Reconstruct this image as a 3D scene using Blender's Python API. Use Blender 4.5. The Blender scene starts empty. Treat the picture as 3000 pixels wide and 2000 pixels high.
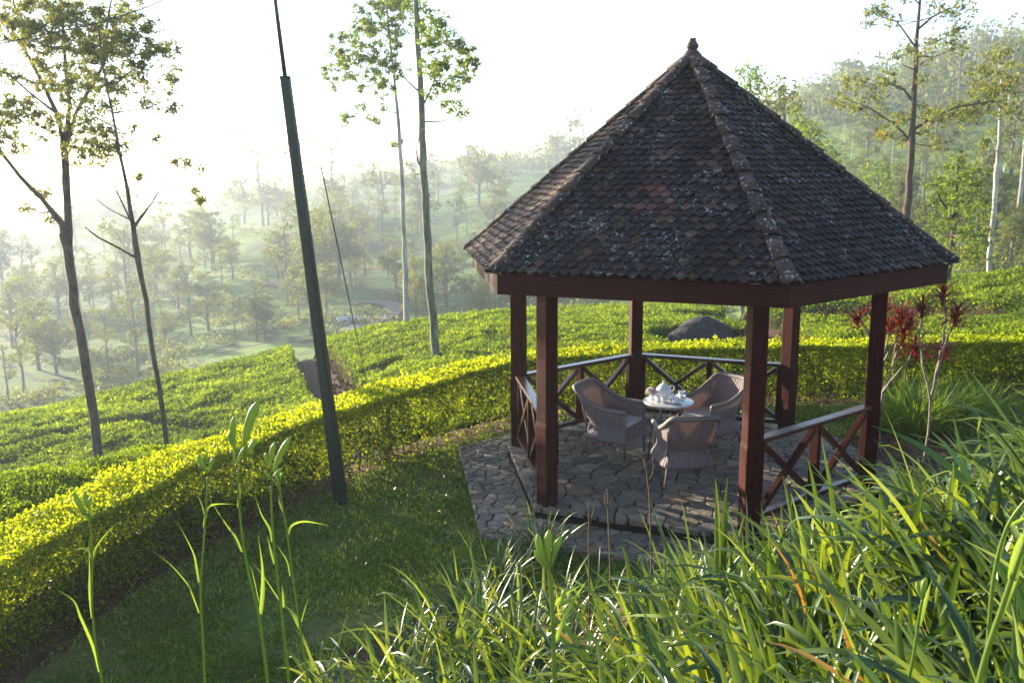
import bpy, math, random
import numpy as np
from mathutils import Vector, Matrix
random.seed(7); RG = np.random.default_rng(11)
SC = bpy.context.scene
COL = SC.collection
R_ = math.radians

# ---------------------------------------------------------------- camera
GR = 2.1                                   # radius of the post circle
CAM = np.array([-3.5463, -9.9011, 3.4908])
YAW, PITCH, ROLL, FPX = 0.1501, 0.1890, -0.0081, 2048.56
_f = np.array([math.sin(YAW)*math.cos(PITCH), math.cos(YAW)*math.cos(PITCH), -math.sin(PITCH)])
_r = np.array([math.cos(YAW), -math.sin(YAW), 0.0]); _u = np.cross(_r, _f)
_c, _s = math.cos(ROLL), math.sin(ROLL)
RV, UV = _c*_r + _s*_u, -_s*_r + _c*_u; FV = _f
cam = bpy.data.cameras.new('camera'); camo = bpy.data.objects.new('camera', cam); COL.objects.link(camo)
cam.sensor_width = 36.0; cam.lens = 36.0*FPX/2352.0
cam.clip_start = 0.05; cam.clip_end = 3000
cam.dof.use_dof = True; cam.dof.focus_distance = 3.0; cam.dof.aperture_fstop = 9.0
m = Matrix(((RV[0], UV[0], -FV[0], CAM[0]), (RV[1], UV[1], -FV[1], CAM[1]), (RV[2], UV[2], -FV[2], CAM[2]), (0, 0, 0, 1)))
camo.matrix_world = m
SC.camera = camo

# ---------------------------------------------------------------- light
SUN_AZ, SUN_EL = R_(130.0), R_(11.0)        # azimuth counted from +x towards +y
world = bpy.data.worlds.new('World'); SC.world = world; world.use_nodes = True
nt = world.node_tree; bg = nt.nodes['Background']
sky = nt.nodes.new('ShaderNodeTexSky'); sky.sky_type = 'NISHITA'; sky.sun_disc = False
sky.sun_elevation = SUN_EL; sky.sun_rotation = R_(90.0) - SUN_AZ
sky.dust_density = .5; sky.air_density = 1.0; sky.altitude = 2000
nt.links.new(sky.outputs[0], bg.inputs[0]); bg.inputs[1].default_value = 0.115
sl = bpy.data.lights.new('sun', 'SUN'); sl.energy = 5.0; sl.angle = R_(0.6); sl.color = (1.0, 0.87, 0.65)
so = bpy.data.objects.new('sun', sl); COL.objects.link(so)
sd = Vector((math.cos(SUN_AZ)*math.cos(SUN_EL), math.sin(SUN_AZ)*math.cos(SUN_EL), math.sin(SUN_EL)))
so.rotation_euler = sd.to_track_quat('Z', 'Y').to_euler(); so.location = (-30, 30, 40)
SC.view_settings.view_transform = 'Standard'; SC.view_settings.look = 'None'
SC.view_settings.exposure = 2.15; SC.view_settings.gamma = 1.0
cy = SC.cycles
cy.max_bounces = 8; cy.diffuse_bounces = 3; cy.glossy_bounces = 2; cy.transmission_bounces = 4
cy.transparent_max_bounces = 12; cy.volume_bounces = 0; cy.use_denoising = True
cy.caustics_reflective = False; cy.caustics_refractive = False
cy.sample_clamp_indirect = 6.0

# ---------------------------------------------------------------- measuring helpers
def ray(x, y): return FV + RV*(x-1176)/FPX - UV*(y-784)/FPX
def atz(x, y, z=0.0):
    d = ray(x, y); return CAM + d*((z-CAM[2])/d[2])
def atd(x, y, D):
    d = ray(x, y); return CAM + d*(D/math.hypot(d[0], d[1]))
def azof(x, y=650):
    d = ray(x, y); return math.atan2(d[0], d[1])
def smooth(a, b, x):
    t = np.clip((x-a)/(b-a), 0, 1); return t*t*(3-2*t)
_T = RG.random((256, 256))
def vn(x, y):
    x = np.asarray(x, float); y = np.asarray(y, float)
    xi = np.floor(x).astype(int); yi = np.floor(y).astype(int); fx = x-xi; fy = y-yi
    fx = fx*fx*(3-2*fx); fy = fy*fy*(3-2*fy)
    a = _T[xi & 255, yi & 255]; b = _T[(xi+1) & 255, yi & 255]; c = _T[xi & 255, (yi+1) & 255]; d = _T[(xi+1) & 255, (yi+1) & 255]
    return (a*(1-fx)+b*fx)*(1-fy)+(c*(1-fx)+d*fx)*fy
def fbm(x, y, o=3):
    s = 0; a = 0.5
    for i in range(o): s = s+a*vn(x*2**i+17*i, y*2**i+5*i); a *= .5
    return s/(1-.5**o)
def seg_dist(px, py, poly):
    """distance to a polyline, with the side (positive on the right when walking it)"""
    best = np.full(np.shape(px), 1e9); side = np.zeros(np.shape(px))
    for (ax, ay), (bx, by) in zip(poly[:-1], poly[1:]):
        dx, dy = bx-ax, by-ay; L2 = dx*dx+dy*dy
        t = np.clip(((px-ax)*dx+(py-ay)*dy)/L2, 0, 1)
        d = np.hypot(px-(ax+t*dx), py-(ay+t*dy)); cr = (px-ax)*dy-(py-ay)*dx
        u = d < best-1e-9
        best = np.where(u, d, best); side = np.where(u, np.sign(cr), side)
    return best*side

# ---------------------------------------------------------------- ground height
FOOT = [(-9, -16), (-6.6, -9.5), (-5.4, -6), (-4.5, -3.8), (-3.6, -3.15), (-2.95, -2.75), (-1.9, -3.0), (0, -3.35), (1.5, -2.7), (2.6, -1.6), (3.5, -.6), (5.2, .5), (8, 1.3), (16, 1.5), (30, 0)]
HB = [(-9.5, -14), (-7.3, -7), (-6.62, -4.4), (-6.47, -3.24), (-6.12, -2.3), (-5.48, -.91), (-4.08, .62), (-2.46, 2.1), (-1.5, 2.75), (-.4, 3.1), (.8, 3.2), (2.96, 3.1), (6.56, 2.75), (11, 2.3), (18, 1.6), (24, .4)]  # inner foot of the hedge
_haz = np.array([math.atan2(x-CAM[0], y-CAM[1]) for x, y in HB]); _hd = np.array([math.hypot(x-CAM[0], y-CAM[1]) for x, y in HB])
def hedge_d(az): return np.interp(az, _haz, _hd)
TEA = .62
COLS = {
 -700: [(9, 'z', .4), (12, 'z', .3), (15, 'z', -2.5), (20, 'y', 1180), (28, 'y', 1100), (36, 'y', 1020), (50, 'z', -15), (80, 'y', 960), (120, 'y', 800), (170, 'y', 700), (200, 'y', 650), (260, 'y', 600), (340, 'y', 570), (450, 'y', 555)],
 0: [(8.3, 'z', .45), (10.6, 'z', .4), (13.5, 'z', -2.2), (23, 'y', 1105), (26.5, 'y', 1005), (31, 'y', 938), (38, 'z', -8), (50, 'z', -13.5), (80, 'y', 905), (120, 'y', 760), (170, 'y', 665), (200, 'y', 624), (230, 'y', 626), (300, 'y', 575), (450, 'y', 540)],
 300: [(9, 'z', .45), (11.2, 'z', .4), (14, 'z', -1.8), (22.5, 'y', 1035), (27, 'y', 940), (33, 'y', 866), (40, 'z', -7.5), (50, 'z', -12.5), (85, 'y', 850), (120, 'y', 740), (160, 'y', 655), (195, 'y', 578), (230, 'y', 585), (300, 'y', 560), (450, 'y', 520)],
 600: [(10, 'z', .3), (12, 'z', -.2), (15, 'z', -1.5), (22.5, 'y', 965), (27.5, 'y', 872), (34, 'y', 798), (41, 'z', -6.5), (50, 'z', -11), (85, 'y', 790), (110, 'y', 705), (150, 'y', 600), (195, 'y', 505), (230, 'y', 515), (300, 'y', 480), (380, 'y', 462), (450, 'y', 455)],
 750: [(11, 'z', .0), (13, 'z', -.8), (16, 'z', -1.7), (22, 'y', 930), (27, 'y', 845), (34.5, 'y', 762), (41, 'z', -6), (50, 'z', -11), (85, 'y', 770), (110, 'y', 690), (150, 'y', 600), (200, 'y', 500), (240, 'y', 500), (320, 'y', 465), (450, 'y', 440)],
 900: [(12.5, 'z', -.5), (15, 'z', -1.3), (21.5, 'y', 872), (27, 'y', 795), (34, 'y', 733), (42, 'z', -5), (52, 'z', -11), (88, 'y', 738), (100, 'y', 705), (130, 'y', 640), (165, 'y', 590), (220, 'y', 500), (300, 'y', 440), (450, 'y', 400)],
 1180: [(14, 'z', -.4), (17, 'z', -1.0), (22, 'y', 812), (28, 'y', 745), (36, 'y', 702), (44, 'z', -4.5), (56, 'z', -10), (95, 'y', 700), (130, 'y', 615), (170, 'y', 540), (220, 'y', 470), (300, 'y', 410), (450, 'y', 365)],
 1640: [(15.5, 'z', -.2), (19, 'z', -.6), (24, 'y', 762), (30, 'y', 722), (38, 'y', 696), (52, 'z', -7.5), (95, 'y', 640), (130, 'y', 540), (200, 'y', 420), (300, 'y', 340), (450, 'y', 290)],
 1900: [(16.5, 'z', .1), (19.5, 'y', 748), (24, 'z', -.7), (29, 'y', 688), (35, 'y', 668), (50, 'z', -5), (80, 'y', 580), (110, 'y', 480), (145, 'y', 360), (160, 'y', 345), (210, 'y', 255), (290, 'y', 190), (330, 'y', 215), (450, 'y', 300)],
 2352: [(17.5, 'z', .2), (20, 'y', 746), (24, 'y', 722), (27, 'y', 668), (33, 'y', 612), (48, 'z', -3), (70, 'y', 560), (100, 'y', 440), (150, 'y', 290), (200, 'y', 185), (270, 'y', 105), (310, 'y', 130), (450, 'y', 230)],
 2900: [(18.5, 'z', .3), (21, 'z', .5), (26, 'z', .9), (34, 'z', 1.6), (48, 'z', 0), (70, 'y', 520), (100, 'y', 400), (150, 'y', 240), (200, 'y', 150), (250, 'y', 100), (300, 'y', 130), (450, 'y', 240)],
}
_ld = np.linspace(math.log(6), math.log(450), 260)
_ca = np.array([azof(x) for x in COLS])
_tab = []
for x, nodes in COLS.items():
    ds = []; zs = []
    for d, k, v in nodes:
        if k == 'y':
            q = ray(x, v); v = CAM[2]+d*q[2]/math.hypot(q[0], q[1])
        ds.append(math.log(d)); zs.append(v)
    _tab.append(np.interp(_ld, ds, zs))
_tab = np.array(_tab)
_k = np.exp(-.5*(np.arange(-6, 7)/2.2)**2); _k /= _k.sum()
_tab = np.array([np.convolve(np.pad(t, 6, mode='edge'), _k, 'valid') for t in _tab])
_ga = np.linspace(_ca[0], _ca[-1], 200)
_G = np.array([np.interp(_ga, _ca, _tab[:, j]) for j in range(_tab.shape[1])]).T
_k2 = np.exp(-.5*(np.arange(-12, 13)/5.0)**2); _k2 /= _k2.sum()
_G = np.array([np.convolve(np.pad(c, 12, mode='edge'), _k2, 'valid') for c in _G.T]).T
def far_canopy(x, y):
    az = np.arctan2(x-CAM[0], y-CAM[1]); d = np.hypot(x-CAM[0], y-CAM[1])
    a = np.clip((az-_ga[0])/(_ga[1]-_ga[0]), 0, 198.999); b = np.clip((np.log(np.maximum(d, 6.01))-_ld[0])/(_ld[1]-_ld[0]), 0, 258.999)
    ai = a.astype(int); bi = b.astype(int); fa = a-ai; fb = b-bi
    z = (_G[ai, bi]*(1-fa)+_G[ai+1, bi]*fa)*(1-fb)+(_G[ai, bi+1]*(1-fa)+_G[ai+1, bi+1]*fa)*fb
    z = z+smooth(60, 110, d)*(fbm(x/26., y/26., 3)-.5)*np.minimum(d*.03, 6)
    return z
# how high the planted bank may stand before it would hide the gazebo from the path
CAPX = [0, 600, 900, 1200, 1450, 1750, 1900, 2050, 2150, 2250, 2352, 2700, 3200]
_cy = [1560, 1500, 1400, 1330, 1262, 1225, 1185, 1110, 1055, 990, 945, 820, 700]
CAPT = []
for _x, _y in zip(CAPX, _cy):
    _q = ray(_x, _y); CAPT.append(-_q[2]/math.hypot(_q[0], _q[1]))
def bank_s(x, y): return seg_dist(x, y, FOOT)
def ground(x, y):
    x = np.atleast_1d(np.asarray(x, float)); y = np.atleast_1d(np.asarray(y, float))
    az = np.arctan2(x-CAM[0], y-CAM[1]); d = np.hypot(x-CAM[0], y-CAM[1]); dh = hedge_d(az)
    s = np.maximum(bank_s(x, y), 0)
    q = smooth(1.6, 3.4, .8*x-.6*y)
    left = 2.35*(1-np.exp(-s/3.6)); right = 2.75*(1-np.exp(-s/1.75))
    left = left*smooth(0, .8, s)*.9+left*.1; right = right*smooth(-.2, .6, s)
    near = -.2+left*(1-q)+right*q + .05*(fbm(x*.9, y*.9)-.5)*smooth(0, 1, s)
    px = 1176+np.tan(np.clip(az-YAW, -.9, .9))*FPX
    cap = CAM[2]-d*np.interp(px, CAPX, CAPT)-.46-.12*smooth(1500, 2000, px)
    near = np.where((s > 0) & (d > 2.2), np.maximum(np.minimum(near, cap), -.2), near)
    near = near-.12*smooth(-3, -5.5, x)*(s <= 0)
    far = far_canopy(x, y)-TEA
    w = smooth(.45, 2.2, d-dh)
    w = np.where(np.abs(az) > 1.75, 0, w)
    return near*(1-w)+far*w
def g1(x, y): return float(ground(x, y)[0])
def hit(px, py, lift=0.0, dmin=7.0, dmax=440):
    r = ray(px, py); hh = math.hypot(r[0], r[1])
    ds = np.exp(np.linspace(math.log(dmin), math.log(dmax), 900))
    P = CAM[None, :]+r[None, :]*(ds/hh)[:, None]
    below = P[:, 2] < ground(P[:, 0], P[:, 1])+lift
    i = int(np.argmax(below)) if below.any() else len(ds)-1
    return P[i]

# ---------------------------------------------------------------- object helpers
def tag(o, label=None, cat=None, group=None, kind=None):
    if label: o['label'] = label
    if cat: o['category'] = cat
    if group: o['group'] = group
    if kind: o['kind'] = kind
    return o
def empty(name, loc=(0, 0, 0), rz=0, parent=None):
    o = bpy.data.objects.new(name, None); COL.objects.link(o); o.location = loc; o.rotation_euler = (0, 0, rz)
    if parent: o.parent = parent
    o.empty_display_size = .1
    return o
def link(name, me, mat=None, parent=None):
    o = bpy.data.objects.new(name, me); COL.objects.link(o)
    if mat: me.materials.append(mat)
    if parent: o.parent = parent
    return o
def copy_tree(o, parent=None):
    c = o.copy(); COL.objects.link(c); c.parent = parent
    for ch in [q for q in COL.objects if q.parent == o]: copy_tree(ch, c)
    return c
class MB:
    def __init__(s): s.v = []; s.f = []; s.a = []; s.uv = []
    def add(s, vs, fs, r=0.0, uv=None):
        n = len(s.v); s.v += [tuple(p) for p in vs]; s.f += [tuple(i+n for i in f) for f in fs]; s.a += [r]*len(vs)
        s.uv += list(uv) if uv is not None else [(0, 0)]*len(vs)
        return s
    def beam(s, a, b, w, h, up=(0, 0, 1), r=0.0, w2=None, h2=None):
        a = Vector(a); b = Vector(b); d = (b-a).normalized(); u = Vector(up)
        sx = u.cross(d)
        if sx.length < 1e-6: sx = Vector((1, 0, 0)).cross(d)
        sx.normalize(); u = d.cross(sx).normalized()
        w2 = w if w2 is None else w2; h2 = h if h2 is None else h2
        vs = []
        for p, ww, hh in ((a, w, h), (b, w2, h2)):
            for i, j in ((-1, -1), (1, -1), (1, 1), (-1, 1)): vs.append(p+sx*(i*ww/2)+u*(j*hh/2))
        return s.add(vs, [(3, 2, 1, 0), (4, 5, 6, 7), (0, 1, 5, 4), (1, 2, 6, 5), (2, 3, 7, 6), (3, 0, 4, 7)], r)
    def box(s, c, sz, r=0.0):
        c = Vector(c); return s.beam(c-Vector((0, 0, sz[2]/2)), c+Vector((0, 0, sz[2]/2)), sz[0], sz[1], (0, 1, 0), r)
    def tube(s, pts, rad, n=8, r=0.0, cap=True):
        pts = [Vector(p) for p in pts]; k = len(pts)
        if not hasattr(rad, '__len__'): rad = [rad]*k
        vs = []; fs = []; prev = None
        for i, p in enumerate(pts):
            d = (pts[min(i+1, k-1)]-pts[max(i-1, 0)]).normalized()
            if prev is None:
                a = d.cross(Vector((0, 0, 1)));
                if a.length < .05: a = d.cross(Vector((1, 0, 0)))
            else: a = prev-d*prev.dot(d)
            a.normalize(); prev = a; b = d.cross(a)
            for j in range(n):
                t = 2*math.pi*j/n; vs.append(p+(a*math.cos(t)+b*math.sin(t))*rad[i])
        for i in range(k-1):
            for j in range(n):
                j2 = (j+1) % n; fs.append((i*n+j, i*n+j2, (i+1)*n+j2, (i+1)*n+j))
        if cap: fs.append(tuple(range(n-1, -1, -1))); fs.append(tuple((k-1)*n+j for j in range(n)))
        return s.add(vs, fs, r)
    def lathe(s, prof, c=(0, 0, 0), n=24, r=0.0):
        vs = []; fs = []; k = len(prof)
        for (R, z) in prof:
            for j in range(n):
                t = 2*math.pi*j/n; vs.append((c[0]+R*math.cos(t), c[1]+R*math.sin(t), c[2]+z))
        for i in range(k-1):
            for j in range(n):
                j2 = (j+1) % n; fs.append((i*n+j, i*n+j2, (i+1)*n+j2, (i+1)*n+j))
        fs.append(tuple(range(n-1, -1, -1))); fs.append(tuple((k-1)*n+j for j in range(n)))
        return s.add(vs, fs, r)
    def mesh(s, name, sm=False):
        me = bpy.data.meshes.new(name); me.from_pydata(s.v, [], s.f); me.update()
        at = me.attributes.new('rnd', 'FLOAT', 'POINT'); at.data.foreach_set('value', np.array(s.a, np.float32))
        if any(u != (0, 0) for u in s.uv[:200]):
            at = me.attributes.new('uvw', 'FLOAT_VECTOR', 'POINT')
            at.data.foreach_set('vector', np.array([(u[0], u[1], 0) for u in s.uv], np.float32).ravel())
        if sm: me.shade_smooth()
        return me
    def build(s, name, mat, parent=None, sm=False, bevel=0):
        o = link(name, s.mesh(name, sm), mat, parent)
        if bevel:
            b = o.modifiers.new('bevel', 'BEVEL'); b.width = bevel; b.segments = 2; b.limit_method = 'ANGLE'
        return o
def quads_mesh(name, V, nq, rnd, sm=False, k=4):
    """V: (nq*k,3) vertices, k-gons in order; rnd: value per polygon"""
    me = bpy.data.meshes.new(name)
    me.vertices.add(nq*k); me.vertices.foreach_set('co', V.astype(np.float32).ravel())
    me.loops.add(nq*k); me.loops.foreach_set('vertex_index', np.arange(nq*k, dtype=np.int32))
    me.polygons.add(nq); me.polygons.foreach_set('loop_start', np.arange(0, nq*k, k, dtype=np.int32))
    me.update(calc_edges=True)
    at = me.attributes.new('rnd', 'FLOAT', 'POINT'); at.data.foreach_set('value', np.repeat(rnd, k).astype(np.float32))
    if sm: me.shade_smooth()
    return me
def norm(a): return a/np.maximum(np.linalg.norm(a, axis=1, keepdims=True), 1e-9)
def rnd_dirs(n, up=0.0):
    d = RG.normal(size=(n, 3)); d[:, 2] += up; return norm(d)
def leaf_verts(P, D, N, L, W):
    """diamond leaves, a little folded"""
    D = norm(D); S = norm(np.cross(D, N)); N2 = np.cross(S, D)
    L = np.asarray(L)[:, None]; W = np.asarray(W)[:, None]
    V = np.empty((len(P), 4, 3))
    V[:, 0] = P; V[:, 1] = P+D*L*.45+S*W*.5+N2*W*.12; V[:, 2] = P+D*L; V[:, 3] = P+D*L*.45-S*W*.5+N2*W*.12
    return V.reshape(-1, 3)
def grid_mesh(name, X, Y, Z, attr=None, keep=None):
    nu, nv = X.shape; V = np.stack([X, Y, Z], -1).reshape(-1, 3)
    idx = np.arange(nu*nv).reshape(nu, nv)
    F = np.stack([idx[:-1, :-1], idx[1:, :-1], idx[1:, 1:], idx[:-1, 1:]], -1).reshape(-1, 4)
    if keep is not None:
        k = keep.reshape(-1); F = F[k[F].all(1)]
        used = np.unique(F); mp = -np.ones(len(V), int); mp[used] = np.arange(len(used)); V = V[used]; F = mp[F]
        if attr is not None: attr = attr.reshape(-1)[used]
    me = bpy.data.meshes.new(name)
    me.vertices.add(len(V)); me.vertices.foreach_set('co', V.astype(np.float32).ravel())
    me.loops.add(len(F)*4); me.loops.foreach_set('vertex_index', F.astype(np.int32).ravel())
    me.polygons.add(len(F)); me.polygons.foreach_set('loop_start', np.arange(0, len(F)*4, 4, dtype=np.int32))
    me.update(calc_edges=True)
    if attr is not None:
        at = me.attributes.new('rnd', 'FLOAT', 'POINT'); at.data.foreach_set('value', attr.astype(np.float32).ravel())
    me.shade_smooth(); return me

# ---------------------------------------------------------------- materials
class NM:
    def __init__(s, name):
        s.m = bpy.data.materials.new(name); s.m.use_nodes = True; s.t = s.m.node_tree; s.t.nodes.clear()
        s.out = s.n('ShaderNodeOutputMaterial')
    def n(s, typ, **kw):
        q = s.t.nodes.new(typ)
        for k, v in kw.items():
            if k.startswith('_'): q.inputs[k[1:].replace('_', ' ')].default_value = v
            else: setattr(q, k, v)
        return q
    def l(s, a, b): s.t.links.new(a, b)
    def attr(s, name='rnd'): return s.n('ShaderNodeAttribute', attribute_name=name)
    def coord(s): return s.n('ShaderNodeTexCoord').outputs['Object']
    def geo(s): return s.n('ShaderNodeNewGeometry').outputs['Position']
    def noise(s, vec, scale, detail=4, rough=.55):
        q = s.n('ShaderNodeTexNoise'); q.inputs['Scale'].default_value = scale; q.inputs['Detail'].default_value = detail; q.inputs['Roughness'].default_value = rough
        if vec is not None: s.l(vec, q.inputs['Vector'])
        return q.outputs['Fac']
    def ramp(s, fac, stops, interp='LINEAR'):
        q = s.n('ShaderNodeValToRGB'); q.color_ramp.interpolation = interp
        e = q.color_ramp.elements
        while len(e) < len(stops): e.new(.5)
        for el, (p, c) in zip(e, stops): el.position = p; el.color = (*c, 1) if len(c) == 3 else c
        s.l(fac, q.inputs[0]); return q.outputs[0]
    def mix(s, fac, a, b, mode='MIX'):
        q = s.n('ShaderNodeMix', data_type='RGBA', blend_type=mode)
        for i, v in ((0, fac), (6, a), (7, b)):
            if hasattr(v, 'type'): s.l(v, q.inputs[i])
            else: q.inputs[i].default_value = v if i == 0 else (*v, 1)
        return q.outputs[2]
    def math(s, op, a, b=0.0):
        q = s.n('ShaderNodeMath', operation=op)
        for i, v in enumerate((a, b)):
            if hasattr(v, 'type'): s.l(v, q.inputs[i])
            else: q.inputs[i].default_value = v
        return q.outputs[0]
    def scale(s, vec, sc):
        q = s.n('ShaderNodeMapping'); q.inputs['Scale'].default_value = sc; s.l(vec, q.inputs[0]); return q.outputs[0]
    def bump(s, h, st=.5, dist=.02):
        q = s.n('ShaderNodeBump'); q.inputs['Strength'].default_value = st; q.inputs['Distance'].default_value = dist; s.l(h, q.inputs['Height']); return q.outputs[0]
    def principled(s, col, rough=.6, spec=.4, normal=None, coat=0):
        q = s.n('ShaderNodeBsdfPrincipled')
        if hasattr(col, 'type'): s.l(col, q.inputs['Base Color'])
        else: q.inputs['Base Color'].default_value = (*col, 1)
        if hasattr(rough, 'type'): s.l(rough, q.inputs['Roughness'])
        else: q.inputs['Roughness'].default_value = rough
        q.inputs['Specular IOR Level'].default_value = spec
        if coat: q.inputs['Coat Weight'].default_value = coat; q.inputs['Coat Roughness'].default_value = .25
        if normal is not None: s.l(normal, q.inputs['Normal'])
        return q.outputs[0]
    def done(s, sh): s.l(sh, s.out.inputs['Surface']); return s.m
def leaf_mat(name, stops, trans=.45, tcol=(1.0, 1.15, .35), rough=.5, spec=.35, big=None):
    q = NM(name); c = q.ramp(q.attr().outputs['Fac'], stops)
    if big:
        nz = q.noise(q.geo(), big[0], 3); c = q.mix(q.ramp(nz, [(.35, (0, 0, 0)), (.7, (1, 1, 1))]), c, q.mix(1.0, c, big[1], 'MULTIPLY'))
    p = q.principled(c, rough, spec)
    t = q.n('ShaderNodeBsdfTranslucent'); q.l(q.mix(1.0, c, tcol, 'MULTIPLY'), t.inputs[0])
    mx = q.n('ShaderNodeMixShader'); mx.inputs[0].default_value = trans; q.l(p, mx.inputs[1]); q.l(t.outputs[0], mx.inputs[2])
    return q.done(mx.outputs[0])
def plain(name, col, rough=.6, spec=.4, nz=None, coat=0):
    q = NM(name); c = col; n = None
    if nz:
        f = q.noise(q.coord(), nz[0], 5); c = q.mix(q.ramp(f, [(.3, (0, 0, 0)), (.7, (1, 1, 1))]), col, tuple(k*nz[1] for k in col)); n = q.bump(f, nz[2], .01)
    return q.done(q.principled(c, rough, spec, n, coat))
M = {}
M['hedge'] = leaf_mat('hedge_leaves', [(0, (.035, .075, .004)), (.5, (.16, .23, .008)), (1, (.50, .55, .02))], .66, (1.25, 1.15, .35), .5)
M['tea'] = leaf_mat('tea_leaves', [(0, (.045, .085, .010)), (.55, (.175, .245, .016)), (1, (.38, .44, .035))], .58, (1.3, 1.3, .4), .62, big=(.22, (.85, .8, .8)))
M['daylily'] = leaf_mat('daylily_leaves', [(0, (.022, .055, .022)), (.5, (.075, .125, .034)), (.93, (.25, .31, .06)), (.95, (.26, .24, .07)), (1, (.28, .13, .05))], .36, (1.6, 1.5, .35), .33, .5)
M['grassy'] = leaf_mat('tuft_leaves', [(0, (.09, .17, .02)), (1, (.32, .40, .06))], .45, (1.35, 1.3, .4), .4)
M['lawn'] = leaf_mat('lawn_blades', [(0, (.07, .13, .010)), (.6, (.20, .29, .025)), (1, (.42, .45, .11))], .35, (1.2, 1.2, .4), .35, .5)
M['gum'] = leaf_mat('olive_leaves', [(0, (.07, .09, .025)), (.6, (.18, .21, .05)), (.9, (.30, .28, .07)), (1, (.40, .18, .04))], .6, (1.2, 1.1, .5), .5)
M['fresh'] = leaf_mat('fresh_leaves', [(0, (.06, .11, .025)), (.6, (.15, .22, .035)), (.95, (.25, .31, .05)), (1, (.36, .20, .04))], .6, (1.3, 1.2, .4), .5)
M['farleaf'] = leaf_mat('far_leaves', [(0, (.06, .085, .025)), (.6, (.16, .19, .05)), (1, (.32, .31, .08))], .55, (1.2, 1.1, .4), .6)
M['red'] = leaf_mat('cordyline_leaves', [(0, (.07, .010, .010)), (.5, (.22, .015, .015)), (.85, (.38, .04, .025)), (1, (.20, .19, .04))], .45, (1.3, .6, .4), .35, .6)
M['stalk'] = leaf_mat('flower_stalk', [(0, (.10, .16, .03)), (.5, (.19, .27, .05)), (1, (.32, .42, .08))], .45, (1.3, 1.3, .4), .4)
M['dry'] = plain('dry_stem', (.16, .10, .06), .8, .2)
def bark(name, a, b, sc=9):
    q = NM(name); v = q.scale(q.geo(), (1, 1, .35)); f = q.noise(v, sc, 6, .7)
    return q.done(q.principled(q.ramp(f, [(.35, a), (.62, b)]), .85, .2, q.bump(f, .6, .02)))
M['bark'] = bark('brown_bark', (.035, .026, .02), (.12, .09, .07))
M['lichen'] = bark('lichen_bark', (.06, .055, .035), (.24, .23, .16), 6)
M['pale'] = bark('pale_bark', (.20, .18, .14), (.5, .47, .40), 3)
M['farbark'] = plain('far_bark', (.16, .14, .12), .9, .2)
M['palestem'] = bark('pale_stem', (.14, .12, .09), (.34, .30, .24), 20)
# terrain
q = NM('ground'); g = q.geo(); f = q.noise(g, 7, 6, .65); f2 = q.noise(g, .8, 4)
dirt = q.ramp(f, [(.3, (.045, .025, .015)), (.55, (.11, .06, .035)), (.75, (.20, .13, .085))])
nv = q.noise(g, .035, 4); sp = q.n('ShaderNodeSeparateXYZ'); q.l(g, sp.inputs[0])
zz = q.math('ADD', q.math('MULTIPLY', sp.outputs[2], .55), q.math('MULTIPLY', nv, 9.0))
rows = q.math('FRACT', zz); line = q.ramp(rows, [(0, (0, 0, 0)), (.06, (0, 0, 0)), (.13, (1, 1, 1)), (.9, (1, 1, 1)), (1, (.0, .0, .0))])
nv2 = q.noise(g, .05, 5, .6); nf = q.noise(g, .9, 8, .8)
gr = q.mix(q.ramp(nv2, [(.38, (0, 0, 0)), (.62, (1, 1, 1))]), (.08, .155, .022), (.22, .31, .05))
gr = q.mix(q.ramp(nf, [(.35, (0, 0, 0)), (.65, (1, 1, 1))]), q.mix(1.0, gr, (.55, .6, .6), 'MULTIPLY'), gr)
gr = q.mix(line, (.05, .055, .025), gr)
c = q.mix(q.attr().outputs['Fac'], dirt, gr)
M['ground'] = q.done(q.principled(c, .9, .15, q.bump(q.math('ADD', f, q.math('MULTIPLY', nf, 2.0)), .7, .12)))
q = NM('lawn_soil'); g = q.geo(); f = q.noise(g, 14, 5, .7); f2 = q.noise(g, 1.3, 3)
c = q.mix(q.ramp(f2, [(.4, (0, 0, 0)), (.65, (1, 1, 1))]), q.ramp(f, [(.3, (.04, .07, .01)), (.7, (.11, .155, .025))]), q.ramp(f, [(.3, (.07, .075, .02)), (.7, (.17, .17, .045))]))
M['lawnsoil'] = q.done(q.principled(c, .9, .15, q.bump(f, .8, .02)))
q = NM('tea_canopy'); g = q.geo(); f = q.noise(g, 9, 6, .7); f2 = q.noise(g, .3, 3)
c = q.ramp(f, [(.35, (.018, .04, .008)), (.55, (.05, .10, .014)), (.75, (.10, .17, .025))])
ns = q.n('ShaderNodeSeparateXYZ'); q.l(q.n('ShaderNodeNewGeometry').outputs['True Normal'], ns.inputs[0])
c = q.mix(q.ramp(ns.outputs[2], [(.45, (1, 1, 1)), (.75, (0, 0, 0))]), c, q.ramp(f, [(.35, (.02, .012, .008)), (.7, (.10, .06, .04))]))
M['canopy'] = q.done(q.principled(c, .95, .0, q.bump(f, .9, .06)))
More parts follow.
